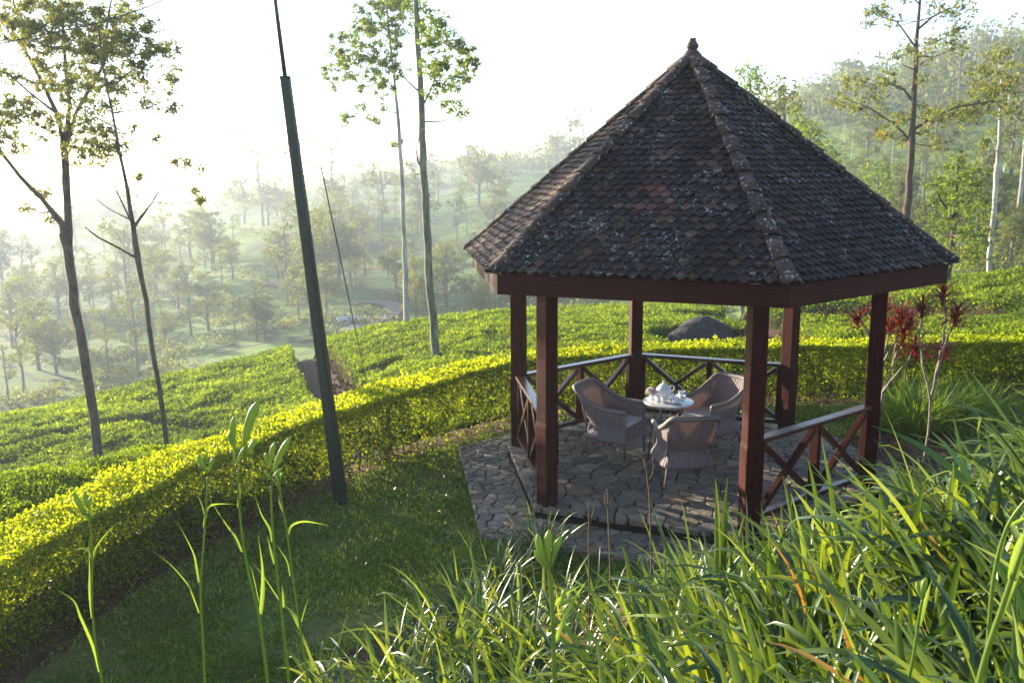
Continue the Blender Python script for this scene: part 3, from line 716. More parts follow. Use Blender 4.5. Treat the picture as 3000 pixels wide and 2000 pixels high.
    pr = [(r_*.8, z_*(1 if z_ < 0 else .5)) for r_, z_ in [(.15, -.10), (.13, -.01), (.085, .03), (.055, .05), (.062, .075), (.086, .12), (.09, .15), (.078, .19), (.055, .245), (.046, .285), (.050, .30), (.052, .315), (.03, .32)]]
    MB().lathe(pr, (0, 0, ZA+.02), 20).build('finial', M['wood2'], G, True)
M['wood2'] = plain('weathered_wood', (.07, .045, .035), .6, .4, (20, .6, .4))
gazebo()
# ================================================================ wicker armchairs
def chair(loc, ang, label):
    """local +x is forward"""
    C = empty('wicker_armchair', (loc[0], loc[1], .0), ang)
    tag(C, label, 'armchair', 'wicker armchairs round the tea table')
    # plan of the shell: open at the front, from right arm round the back to left arm
    def plan(t):     # t 0..1
        pts = [(.27, -.27), (.05, -.275), (-.16, -.265), (-.255, -.215), (-.285, -.10), (-.29, 0), (-.285, .10), (-.255, .215), (-.16, .265), (.05, .275), (.27, .27)]
        u = t*(len(pts)-1); i = min(int(u), len(pts)-2); f = u-i
        p0, p1, p2, p3 = pts[max(i-1, 0)], pts[i], pts[i+1], pts[min(i+2, len(pts)-1)]
        cr = lambda a, b, c, d: .5*(2*b+(c-a)*f+(2*a-5*b+4*c-d)*f*f+(3*b-a-3*c+d)*f**3)
        return Vector((cr(p0[0], p1[0], p2[0], p3[0]), cr(p0[1], p1[1], p2[1], p3[1]), 0))
    def topz(t):
        a = abs(t-.5)*2; return .625+.225*float(1-smooth(.36, .80, a))
    def P(t, v):
        p = plan(t); zt = topz(t); z0 = .235; z = z0+(zt-z0)*v; back = float(1-smooth(.45, .95, abs(t-.5)*2))
        low = float(1-smooth(.0, .17, z-z0)) ; wa = 1-.0*low
        flare = 1.0+.13*float(smooth(.40, .86, z))-.06*float(1-smooth(0, .14, abs(z-.40)))+.13*float(1-smooth(z0, .40, z))
        x = p.x*flare if p.x < 0 else p.x*(1+.04*float(1-smooth(z0, .40, z))); y = p.y*flare
        x -= back*.16*max(0, z-.42)/.43
        return Vector((x, y, z))
    nt_, nv_ = 72, 22
    mb = MB(); vs = []; fs = []; uv = []; arc = 0; last = None; th = .014
    for i in range(nt_+1):
        t = i/nt_; q = plan(t); arc += 0 if last is None else (q-last).length; last = q
        for v in range(nv_+1): vs.append(P(t, v/nv_)); uv.append((arc+.0001, vs[-1].z+.0001))
    inner = []
    for i in range(nt_+1):
        for v in range(nv_+1):
            p = vs[i*(nv_+1)+v]; c = Vector((.06, 0, p.z)); inner.append(p+(c-p).normalized()*th)
    k = (nt_+1)*(nv_+1)
    for i in range(nt_):
        for v in range(nv_):
            a = i*(nv_+1)+v; b = a+nv_+1; fs.append((a, b, b+1, a+1)); fs.append((k+a, k+a+1, k+b+1, k+b))
    for i in range(nt_):
        a = i*(nv_+1); b = a+nv_+1; fs.append((a, k+a, k+b, b))
    mb.add(vs+inner, fs, 0, uv+uv); mb.build('backrest', M['wicker'], C, True)
    # rolled rim with turned down ends
    pts = [P(i/48, 1.0)+Vector((0, 0, .004)) for i in range(49)]
    pts = [pts[0]+Vector((.02, 0, -.035))]+pts+[pts[-1]+Vector((.02, 0, -.035))]
    MB().tube(pts, [.02]+[.029]*49+[.02], 10).build('rim', M['wrap'], C, True)
    # front panel
    mb = MB(); vs = []; uv = []; n1, n2 = 20, 8
    for i in range(n1+1):
        y = -.27+.54*i/n1
        for j in range(n2+1):
            z = .235+.185*j/n2; fl = 1+.08*(1-j/n2); vs.append((.268+.012*(1-j/n2), y*fl, z)); uv.append((y+1, z))
    back = [(x-.014, y, z) for x, y, z in vs]; kk = len(vs)
    fs = []
    for i in range(n1):
        for j in range(n2): a = i*(n2+1)+j; b = a+n2+1; fs += [(a, b, b+1, a+1), (kk+a, kk+a+1, kk+b+1, kk+b)]
    mb.add(vs+back, fs, 0, uv+uv); mb.build('apron', M['wicker'], C, True)
    MB().box((.01, 0, .395), (.50, .50, .022)).build('seat', M['wrap'], C, bevel=.008)
    cu = MB().box((.025, 0, .436), (.47, .47, .058)).build('cushion', M['cushion'], C, True, bevel=0)
    b = cu.modifiers.new('round', 'BEVEL'); b.width = .026; b.segments = 4
    for s in (-1, 1):
        MB().tube([(.262, s*.272, .62), (.262, s*.268, .40), (.266, s*.275, .0)], [.019, .018, .015], 8).build('leg', M['wrap'], C, True)
        MB().tube([(-.235, s*.215, .42), (-.262, s*.245, .24), (-.32, s*.285, .0)], [.017, .017, .014], 8).build('leg', M['wrap'], C, True)
        MB().tube([(-.33, s*.262, .80), (-.31, s*.262, .60), (-.262, s*.25, .37)], [.012, .012, .012], 8).build('strut', M['wrap'], C, True)
    return C
chair((-.68, .50), R_(-42), 'wicker armchair left of the round table seen from its side')
chair((.56, .57), R_(208), 'wicker armchair right of the round table behind the front post')
chair((-.17, -.55), R_(86), 'wicker armchair in front of the round table with its back to the viewer')
# ================================================================ table and tea things
TX, TY, TZ = -.085, .25, .72
T = empty('round_table', (TX, TY, 0)); tag(T, 'small round pale stone topped table on thin black legs', 'table')
MB().lathe([(.28, -.024), (.303, -.022), (.308, -.012), (.308, -.004), (.303, 0), (.298, .001)], (0, 0, TZ-.001), 48).build('tabletop', M['marble'], T, True)
for k in range(3):
    a = R_(200+120*k); e = Vector((math.cos(a), math.sin(a), 0)); s = Vector((-e.y, e.x, 0)); ft = e*.30+Vector((0, 0, .008))
    MB().tube([e*.13+s*.08+Vector((0, 0, TZ-.022)), ft+s*.006, ft-s*.006, e*.13-s*.08+Vector((0, 0, TZ-.022))], .0065, 8).build('leg', M['iron'], T, True)
def on_table(fx, fy):
    p = atz(fx/1.27551, fy/1.27551, TZ+.003); return (p[0], p[1], TZ+.002)
def zpt(x, y): return on_table(1800+.1488*x, 1080+.1488*y)
ch = M['china']
def vessel(name, prof, loc, label, cat, n=28):
    o = MB().lathe(prof, (0, 0, 0), n).build(name, ch, None, True); o.location = loc; tag(o, label, cat); return o
# teapot
tp = vessel('teapot', [(.03, 0), (.042, .004), (.046, .012), (.066, .03), (.078, .055), (.080, .075), (.074, .096), (.058, .112), (.05, .116), (.048, .112)], zpt(965, 560), 'large round white teapot with domed lid behind the jugs', 'teapot')
MB().lathe([(.052, .114), (.054, .118), (.045, .132), (.026, .143), (.010, .147), (.008, .153), (.013, .162), (.014, .170), (.009, .178), (.002, .180)], (0, 0, 0), 28).build('lid', ch, tp, True)
tp.scale = (1.2, 1.2, 1.2)
hd = R_(8)
def arc3(e, pts): return [Vector((e.x*r, e.y*r, z)) for r, z in pts]
e = Vector((math.cos(hd), math.sin(hd), 0))
MB().tube(arc3(e, [(.066, .100), (.095, .118), (.118, .108), (.118, .080), (.098, .055), (.074, .045)]), .006, 8).build('handle', ch, tp, True)
MB().tube(arc3(-e, [(.070, .045), (.10, .062), (.115, .090), (.130, .118)]), [.018, .014, .010, .009], 10).build('spout', ch, tp, True)
sp_ = vessel('sugar_pot', [(.028, 0), (.034, .004), (.042, .022), (.044, .045), (.040, .060), (.036, .064)], zpt(1120, 600), 'small lidded white china pot between the teapot and the cups', 'pot')
MB().lathe([(.038, .062), (.036, .070), (.022, .083), (.008, .088), (.007, .095), (.011, .102), (.008, .110), (.001, .112)]).build('lid', ch, sp_, True)
MB().tube(arc3(Vector((1, 0, 0)), [(.038, .055), (.058, .066), (.066, .050), (.056, .030), (.042, .024)]), .004, 8).build('handle', ch, sp_, True)
MB().tube([(-.03, -.02, .05), (-.04, -.02, .085), (-.028, -.02, .115), (-.012, -.02, .14)], [.010, .008, .006, .005], 8).build('spout', ch, sp_, True)
vs_ = vessel('flower_vase', [(.020, 0), (.026, .003), (.031, .03), (.028, .055), (.022, .068), (.025, .076), (.021, .074), (.018, .06)], zpt(740, 600), 'white vase holding hydrangeas at the left edge of the table', 'vase')
cj = vessel('milk_jug', [(.018, 0), (.024, .003), (.031, .022), (.030, .042), (.022, .060), (.024, .074), (.021, .072), (.018, .058)], zpt(965, 668), 'white bulging milk jug nearest the table edge', 'jug')
MB().tube(arc3(Vector((.9, .4, 0)), [(.026, .062), (.045, .064), (.050, .046), (.034, .026)]), .0035, 8).build('handle', ch, cj, True)
cr_ = vessel('creamer', [(.022, 0), (.027, .003), (.030, .03), (.026, .055), (.028, .076), (.025, .074), (.022, .055)], zpt(855, 642), 'white creamer jug between the vase and the milk jug', 'jug')
MB().tube(arc3(Vector((-.4, -.9, 0)), [(.026, .060), (.042, .060), (.044, .042), (.030, .024)]), .0035, 8).build('handle', ch, cr_, True)
for (x, y, nm, wh) in ((1228, 672, 'front', 'nearest the table edge'), (1315, 545, 'rear', 'at the far right of the table')):
    p = zpt(x, y)
    sc = vessel('saucer', [(.025, 0), (.030, .002), (.052, .008), (.066, .014), (.067, .016), (.050, .011), (.024, .006)], p, 'white saucer under the teacup '+wh, 'saucer', 32)
    cu = vessel('teacup', [(.018, 0), (.020, .006), (.030, .020), (.037, .042), (.041, .062), (.0425, .064), (.039, .060), (.034, .040), (.027, .022)], (p[0], p[1], p[2]+.007), 'white teacup on the saucer '+wh, 'cup')
    MB().tube(arc3(Vector((.93, -.35, 0)), [(.037, .052), (.056, .054), (.060, .038), (.048, .022), (.031, .020)]), .0035, 8).build('handle', ch, cu, True)
    so_ = MB().tube([(.0, -.055, .0), (.03, -.052, .004), (.055, -.04, .004), (.062, -.035, .003)], [.002, .002, .004, .001], 6).build('teaspoon', M['steel'], None, True)
    so_.location = (p[0]+.0, p[1], p[2]+.018); tag(so_, 'little steel spoon resting on the saucer '+wh, 'spoon')
fb = empty('flower_bunch', (vs_.location.x, vs_.location.y, TZ+.07)); tag(fb, 'bunch of pale lilac and cream hydrangea heads in the white vase', 'flowers')
for c, r0, col in (((-.045, 0, .035), .036, 1), ((-.01, .0, .052), .038, .75), ((.035, -.01, .022), .040, .15), ((.0, -.02, .02), .03, .6)):
    n = 260; dd = rnd_dirs(n, .3); P_ = np.array(c)+dd*r0*RG.uniform(.8, 1.05, (n, 1))
    V = leaf_verts(P_, rnd_dirs(n), dd, np.full(n, .013), np.full(n, .012))
    h_ = link('flower_head', quads_mesh('flower_head', V, n, np.clip(col+RG.normal(size=n)*.12, 0, 1)), M['petal'], fb)
MB().tube([(0, 0, -.05), (-.02, 0, .03)], .003, 5).tube([(0, 0, -.05), (.02, 0, .02)], .003, 5).build('stem', M['stalk'], fb)
# ================================================================ flagpole, wires, boulder, shed
b0 = Vector(atz(785, 1157, -.24)); b0.z = g1(b0.x, b0.y)-.05
tp_ = Vector(atd(655, 178, 10.3)); tq = b0+(tp_-b0)*1.33
PL = empty('flagpole', b0); tag(PL, 'tall leaning dark green pole with a thin pipe on top standing by the hedge', 'pole')
d_ = (tp_-b0)
def octo(mb, a, b, r0, r1): mb.tube([a, b], [r0, r1], 8); return mb
MB().beam((0, 0, 0), d_, .135, .135, (.3, 1, 0), w2=.100, h2=.100).build('shaft', M['pole'], PL, bevel=.02)
MB().beam(d_*.02+Vector((.0, -.075, 0)), d_*.985+Vector((.0, -.044, 0)), .045, .03, (.3, 1, 0), w2=.03, h2=.02).build('cable_duct', M['pole'], PL)
MB().tube([d_*.97, d_*1.36], [.025, .018], 8).build('pipe', M['pole'], PL, True)
MB().box(d_*.999, (.115, .115, .03)).build('collar', M['pole'], PL, bevel=.006)
wa = Vector(hit(848, 905, .55)); wb = Vector(atd(738, 385, 13.0))
tag(MB().tube([wa-Vector((0, 0, .6)), wa, (wa+wb)/2+Vector((0, 0, -.03)), wb, wb], .010, 6).build('guy_wire', M['iron'], None, True), 'thin dark stay wire slanting up from the tea beside the leaning pole', 'wire')
def wire(name, pts, D, r, lab):
    P_ = [Vector(atd(x, y, D)) for x, y in pts]; return tag(MB().tube(P_, r, 5).build(name, M['iron'], None, True), lab, 'wire')
wire('overhead_wire', [(-60, 115), (60, 88), (220, 55), (330, 20), (420, -20)], 13.5, .008, 'thin overhead wire crossing the crown of the forked tree')
bl = Vector(BOULD); gz = g1(bl.x, bl.y+.3)
import bmesh
bm = bmesh.new(); bmesh.ops.create_icosphere(bm, subdivisions=5, radius=1)
for v in bm.verts:
    c = v.co; n_ = float(fbm(np.array([c.x*1.3+5]), np.array([c.y*1.3+c.z+5]), 4)[0])-.5; m_ = float(fbm(np.array([c.x*5+5]), np.array([c.y*5+c.z*2+5]), 3)[0])-.5
    pk = max(0, c.z); v.co = Vector((c.x*1.16*(1+.28*n_)*(1-.30*pk*pk), c.y*.95*(1+.28*n_), (c.z if c.z < 0 else c.z**1.15)*1.0*(1+.2*n_)))*(1+.05*m_)
me = bpy.data.meshes.new('boulder'); bm.to_mesh(me); bm.free(); me.shade_smooth()
bo = link('boulder', me, M['rock']); Db = math.hypot(bl.x-CAM[0], bl.y+.5-CAM[1]); tb = atd(1614, 729, Db); bo.location = (tb[0], tb[1], tb[2]-.98); bo.scale = (1.12, .90, 1.0); tag(bo, 'big dark grey brown boulder among the tea behind the hedge', 'boulder')
sh = hit(800, 744, 0, 50); S0 = empty('field_shed', (sh[0], sh[1], g1(sh[0], sh[1])), .25); S0.scale = (.55, .55, .45); tag(S0, 'small low whitewashed shed beside the valley road', 'shed')
MB().box((0, 0, .55), (3.6, 2.0, 1.5)).build('wall', M['shed'], S0)
MB().add([(-2.1, -1.3, 1.25), (2.1, -1.3, 1.25), (2.1, 1.3, 1.25), (-2.1, 1.3, 1.25), (-2.1, 0, 1.95), (2.1, 0, 1.95), (-2.1, -1.3, 1.2), (2.1, -1.3, 1.2), (2.1, 1.3, 1.2), (-2.1, 1.3, 1.2)],
         [(0, 1, 5, 4), (2, 3, 4, 5), (0, 4, 3), (1, 2, 5), (6, 9, 8, 7), (0, 6, 7, 1), (2, 8, 9, 3), (1, 7, 8, 2), (3, 9, 6, 0)]).build('roof', M['tin'], S0)
MB().box((.5, -1.03, .45), (.6, .06, 1.1)).build('door', M['iron'], S0)
# ================================================================ trees drawn as limbs and clumps of leaves
def clumps(centres, radii, cov, sub, size, spread=.36, flat=.75, up=.1, dens=1.0, asp=.42):
    """leaf positions in uneven sub clumps inside each ellipsoid"""
    Ps = []; tw = []
    for (c, r) in zip(centres, radii):
        per = max(14, cov*math.pi*r*r/(size*size*asp*.33)); c = np.array(c); m = max(4, int(sub*dens*random.uniform(.7, 1.3)))
        q = RG.normal(size=(m, 3)); q = q/np.linalg.norm(q, axis=1, keepdims=True)*(RG.random((m, 1))**.42)*1.22
        sc = c+q*np.array([r, r, r*flat])
        for s_ in sc:
            k = max(4, int(per/m*random.uniform(.2, 1.8))); g = RG.normal(size=(k, 3)); rr = r*spread*random.uniform(.6, 1.2)
            Ps.append(s_+g*np.array([rr*.55, rr*.55, rr*.36]))
        tw.append((c, sc[:6]))
    return np.concatenate(Ps), tw
def leaf_cloud(P, size, droop=-.3, rmean=.5, asp=.42):
    n = len(P); D = rnd_dirs(n, droop); L = size*RG.uniform(.7, 1.4, n)
    V = leaf_verts(P, D, rnd_dirs(n, .3), L, L*asp*RG.uniform(.8, 1.2, n)); return V, np.clip(rmean+RG.normal(size=n)*.23, 0, 1)
def hero(name, label, D, limbs, cl, leaf, barkm, size, per=520, sub=9, base=None, depth=.5, droop=-.3, cat='tree', thin=1.0):
    """limbs: polylines of (px, py, width px); cl: (px, py, radius px); D: distance of the tree"""
    rs = random.Random(name+label)
    b = base if base is not None else limbs[0][0]
    p0 = Vector(atd(b[0], b[1], D)); gz = g1(p0.x, p0.y)
    root = empty(name, (p0.x, p0.y, min(gz, p0.z))); tag(root, label, cat); o = Vector(root.location)
    fwd = Vector((math.sin(azof(b[0])), math.cos(azof(b[0])), 0))
    nodes = []; mb = MB()
    for li, lb in enumerate(limbs):
        off = 0 if li == 0 else rs.uniform(-1, 1)*depth; pts = []; rad = []
        for i, (x, y, w) in enumerate(lb):
            dd = D+off*(i/max(1, len(lb)-1)); p = Vector(atd(x, y, dd)); pts.append(p-o); rad.append(max(.006, w*thin/2/FPX*D*1.02))
        if li == 0 and pts[0].z > 0: pts.insert(0, Vector((pts[0].x, pts[0].y, -.3))); rad.insert(0, rad[0]*1.15)
        # finer, slightly knobbly line
        P2 = []; R2 = []
        for i in range(len(pts)-1):
            m = max(2, int((pts[i+1]-pts[i]).length/.35))
            for t in range(m):
                u = t/m; j = rad[i]*.22; P2.append(pts[i].lerp(pts[i+1], u)+Vector((rs.uniform(-j, j), rs.uniform(-j, j), 0))); R2.append((rad[i]*(1-u)+rad[i+1]*u)*rs.uniform(.93, 1.08))
        P2.append(pts[-1]); R2.append(rad[-1]*.8)
        mb.tube(P2, R2, 9); nodes += [(p, r) for p, r in zip(P2, R2)]
    cs = []; rr = []
    for (x, y, r) in cl:
        dd = D+rs.uniform(-1, 1)*depth*1.6; cs.append(Vector(atd(x, y, dd))-o); rr.append(r/FPX*D)
    Ps, tw = clumps(cs, rr, per/520*.85, sub, size*.8, spread=.22, dens=3.2); size = size*.8
    for c, subs in tw:
        c = Vector(c); q, r0 = min(nodes, key=lambda n_: (n_[0]-c).length+max(0, n_[0].z-c.z)*.8)
        mid = q.lerp(c, .5)+Vector((rs.uniform(-.1, .1), rs.uniform(-.1, .1), -.06*(c-q).length))
        w = min(r0*.6, max(.008, .016*(c-q).length)); mb.tube([q, mid, c], [w, w*.7, w*.35], 5)
        for s_ in subs: s_ = Vector(s_); mb.tube([mid.lerp(c, .6), s_], [w*.35, w*.12], 4)
    mb.build('trunk', M[barkm], root, True)
    V, r = leaf_cloud(Ps, size, droop)
    link('crown', quads_mesh('crown', V, len(Ps), r), M[leaf], root)
    return root
hero('forked_tree', 'tall tree with forked trunk and olive brown crown at the left edge', 19, [
    [(228, 1075, 27), (215, 960, 26), (190, 810, 26), (172, 700, 25), (160, 610, 24), (157, 555, 25)],
    [(160, 600, 24), (145, 540, 18), (141, 515, 17), (95, 455, 12), (45, 405, 11), (10, 360, 9), (-25, 300, 8), (-70, 230, 5)],
    [(157, 560, 20), (158, 500, 19), (150, 420, 20), (150, 360, 20), (145, 310, 17)],
    [(150, 330, 15), (132, 262, 13), (95, 185, 10), (60, 120, 8), (45, 50, 6), (20, -30, 5)],
    [(148, 330, 14), (160, 240, 10), (150, 150, 9), (145, 60, 7), (135, -40, 5)],
    [(152, 335, 13), (175, 260, 10), (205, 205, 9), (238, 150, 8), (245, 60, 6), (262, -30, 4)],
    [(132, 262, 8), (70, 215, 6), (20, 170, 5), (-30, 150, 4)], [(205, 205, 7), (270, 190, 5), (330, 140, 4), (375, 95, 3)],
    [(150, 300, 7), (220, 270, 5), (280, 300, 4)], [(60, 120, 5), (10, 60, 4), (-20, 20, 3)]],
    [(30, 30, 52), (95, 40, 60), (165, 30, 62), (225, 60, 58), (120, 110, 56), (180, 120, 58), (240, 130, 52), (290, 90, 48), (330, 125, 42), (375, 110, 30), (385, 170, 26), (60, 90, 40),
     (150, 190, 46), (95, 190, 34), (215, 200, 44), (275, 190, 34), (110, 290, 34), (185, 270, 36), (60, 250, 30), (20, 255, 34), (15, 310, 32), (-20, 260, 40), (205, 320, 32), (240, 345, 24), (180, 350, 26), (10, 170, 26),
     (95, 440, 20), (60, 475, 16), (120, 500, 14), (240, 240, 26), (310, 165, 30), (45, 345, 18), (345, 60, 20), (290, 20, 38), (-30, 330, 30)],
    'gum', 'bark', .080, 820, 11, depth=1.2, thin=.74)
hero('slender_tree', 'slim leaning tree with bare forked stem and thin leaf sprays right of the forked tree', 17, [
    [(384, 1040, 13), (372, 930, 13), (350, 800, 13), (335, 690, 13), (318, 600, 14), (306, 520, 15)],
    [(306, 525, 12), (292, 430, 9), (275, 350, 8), (258, 260, 6), (240, 170, 5), (225, 60, 4)],
    [(306, 525, 9), (330, 490, 6), (350, 465, 4), (360, 445, 3)], [(304, 515, 5), (280, 465, 4), (250, 400, 3), (235, 385, 2)],
    [(312, 592, 6), (270, 568, 5), (225, 545, 4), (195, 522, 3)], [(300, 505, 4), (250, 480, 2), (200, 440, 2), (150, 400, 2)],
    [(258, 260, 4), (330, 250, 3), (380, 235, 2)], [(275, 350, 3), (370, 330, 2), (420, 370, 2), (455, 390, 2)]],
    [(250, 320, 34), (215, 350, 28), (275, 340, 18), (235, 290, 26), (225, 380, 16), (385, 215, 20), (350, 245, 18), (400, 245, 16), (335, 205, 18), (330, 235, 14), (420, 375, 14), (455, 390, 14), (448, 440, 9), (462, 460, 9), (310, 295, 11), (360, 320, 9), (245, 180, 26), (262, 120, 24), (318, 405, 8), (400, 372, 8), (395, 255, 12)],
    'gum', 'bark', .08, 620, 8, depth=.8, thin=.8)
hero('bare_stemmed_tree', 'very slim pale trunked tree with light green crown high left of the lichened tree', 33, [
    [(933, 770, 13), (932, 650, 12), (928, 540, 10), (924, 440, 10), (919, 350, 9), (914, 260, 8), (905, 180, 6), (895, 90, 5), (888, 0, 4), (885, -60, 3)],
    [(905, 170, 4), (860, 130, 3), (820, 110, 2)], [(895, 90, 3), (850, 50, 2)], [(914, 260, 3), (850, 250, 2), (800, 270, 2)]],
    [(850, 20, 34), (880, -10, 36), (835, 60, 34), (870, 70, 34), (800, 90, 34), (775, 130, 28), (760, 170, 22), (765, 200, 14), (820, 130, 36), (860, 150, 34), (895, 120, 34), (845, 185, 28), (880, 200, 26), (915, 60, 30), (905, 20, 34), (800, 165, 26), (920, 165, 20), (800, 265, 17), (830, 245, 14), (855, 268, 12), (905, 330, 11), (918, 325, 7), (925, 10, 26), (880, 245, 13), (790, 285, 10), (868, 278, 10)],
    'fresh', 'pale', .125, 860, 9, depth=1.2)
hero('lichened_tree', 'tall straight lichen covered tree standing in the tea behind the hedge', 24, [
    [(1004, 880, 20), (998, 780, 19), (990, 680, 18), (983, 580, 17), (978, 480, 17), (972, 380, 16), (968, 280, 15), (965, 200, 14), (962, 130, 13), (957, 50, 11), (950, -60, 9)],
    [(972, 395, 5), (960, 370, 4), (955, 340, 3), (968, 300, 2)], [(966, 250, 5), (985, 220, 4), (1010, 150, 3)], [(962, 210, 5), (945, 195, 4), (925, 175, 3), (905, 160, 2)], [(960, 120, 4), (1000, 90, 3), (1040, 110, 3)]],
    [(1000, 70, 34), (1030, 95, 32), (985, 100, 26), (1060, 125, 30), (1075, 150, 24), (1020, 150, 32), (1055, 175, 22), (1085, 140, 16), (990, 155, 26), (1010, 195, 22), (1045, 200, 16), (1045, 242, 19), (1065, 262, 16), (1020, 240, 12), (985, 215, 16), (1075, 180, 14), (970, 60, 26), (1010, 40, 22), (960, 20, 34), (1000, 165, 20), (1060, 100, 20)],
    'fresh', 'lichen', .11, 900, 9, depth=.9)
hero('dark_trunked_tree', 'tall thin dark trunked tree with sparse tawny branches right of the gazebo roof', 34, [
    [(2080, 560, 15), (2084, 480, 14), (2092, 380, 13), (2096, 300, 12), (2099, 220, 11), (2104, 130, 9), (2108, 60, 7), (2113, 0, 5), (2116, -50, 4)],
    [(2098, 235, 7), (2075, 205, 5), (2040, 190, 4), (2000, 195, 3)], [(2106, 70, 5), (2140, 40, 4), (2180, 20, 3), (2215, 15, 2)], [(2096, 330, 6), (2060, 290, 4), (2000, 250, 3), (1950, 230, 2)],
    [(2096, 300, 6), (2140, 270, 4), (2200, 245, 4), (2270, 235, 3)], [(2104, 110, 4), (2060, 50, 3), (2010, 35, 2)], [(2112, 10, 3), (2080, -20, 2)]],
    [(1945, 200, 28), (1930, 235, 20), (1980, 190, 24), (2010, 215, 22), (2040, 185, 20), (1965, 245, 18), (2020, 255, 24), (2045, 290, 24), (2070, 270, 20), (2075, 320, 22), (2030, 310, 14), (2120, 255, 24), (2130, 300, 26), (2150, 270, 26), (2190, 250, 30), (2230, 235, 32), (2270, 215, 32), (2250, 260, 28), (2210, 280, 28), (2300, 200, 28), (2290, 245, 26), (2160, 330, 20),
     (2000, 30, 18), (2030, 20, 20), (2050, 50, 16), (1990, 55, 12), (2150, 20, 18), (2180, 35, 18), (2215, 20, 20), (2170, 85, 20), (2200, 110, 18), (2210, 60, 14), (2120, 130, 20), (2140, 100, 16), (2080, 110, 14), (2125, 180, 16), (2060, 130, 10), (2080, -10, 18), (2320, 255, 22)],
    'gum', 'bark', .145, 460, 8, depth=2)
hero('white_trunked_tree', 'pale white trunked tree with bulging knot near the right edge', 40, [
    [(2270, 640, 10), (2276, 560, 9), (2284, 480, 9), (2290, 400, 10), (2292, 385, 15), (2294, 372, 10), (2296, 300, 7), (2300, 220, 5), (2302, 150, 4)], [(2292, 380, 5), (2305, 400, 4), (2310, 375, 3)]],
    [(2290, 140, 30), (2260, 160, 26), (2310, 170, 28), (2280, 190, 26), (2330, 210, 24), (2300, 120, 22), (2250, 200, 20), (2275, 310, 14), (2262, 330, 12)], 'gum', 'pale', .18, 440, 8, depth=1.6)
hero('leafy_young_tree', 'bushy bright green young tree with dark stem beyond the right eave', 31, [
    [(2180, 610, 13), (2188, 540, 11), (2192, 480, 8), (2198, 420, 6), (2200, 380, 4)], [(2190, 520, 5), (2220, 470, 4), (2240, 440, 3)], [(2190, 500, 5), (2160, 460, 4), (2150, 430, 3)]],
    [(2200, 370, 30), (2180, 400, 30), (2225, 400, 34), (2155, 430, 30), (2200, 430, 36), (2240, 430, 32), (2150, 465, 28), (2190, 470, 34), (2235, 465, 34), (2165, 500, 30), (2215, 500, 34), (2250, 490, 26), (2150, 530, 22), (2230, 540, 32), (2200, 545, 30), (2240, 580, 26), (2210, 590, 26), (2165, 570, 20)],
    'fresh', 'bark', .125, 560, 8, depth=1.5)
def bush(name, label, D, base, cl, leaf, size, per=500, cat='tree', bk='farbark'):
    bx, by = base; top = min(c[1] for c in cl)
    return hero(name, label, D, [[(bx, by, 9), (bx+2, (by+top)/2, 7), (bx, top+20, 4)]], cl, leaf, bk, size, per, 8, depth=1.5, cat=cat)
bush('feathery_tree', 'small pale tree showing highest behind the right slope of the roof', 55, (1722, 300), [(1705, 165, 18), (1725, 160, 20), (1740, 175, 18), (1715, 190, 20), (1735, 205, 18), (1700, 205, 14), (1725, 225, 16)], 'fresh', .27, 330)
bush('dark_crowned_tree', 'dark green spreading tree behind the right slope of the roof', 58, (1800, 340), [(1765, 200, 24), (1795, 195, 26), (1820, 210, 24), (1775, 225, 26), (1810, 235, 26), (1790, 250, 20), (1830, 250, 12), (1755, 235, 16)], 'gum', .30, 420)
bush('rounded_bushy_tree', 'rounded green tree rising just over the middle of the right roof slope', 48, (1860, 420), [(1835, 275, 24), (1855, 290, 28), (1840, 310, 28), (1870, 315, 26), (1885, 335, 24), (1855, 340, 26), (1900, 355, 22), (1915, 365, 20), (1880, 365, 24)], 'fresh', .24, 420)
bush('small_round_tree', 'small rounded sunlit tree standing alone on the slope left of the dark trunked tree', 72, (2015, 500), [(2000, 385, 22), (2025, 385, 22), (1990, 410, 22), (2015, 410, 26), (2038, 410, 22), (1995, 435, 22), (2025, 435, 24), (2010, 460, 18), (2035, 452, 18)], 'fresh', .30, 380)
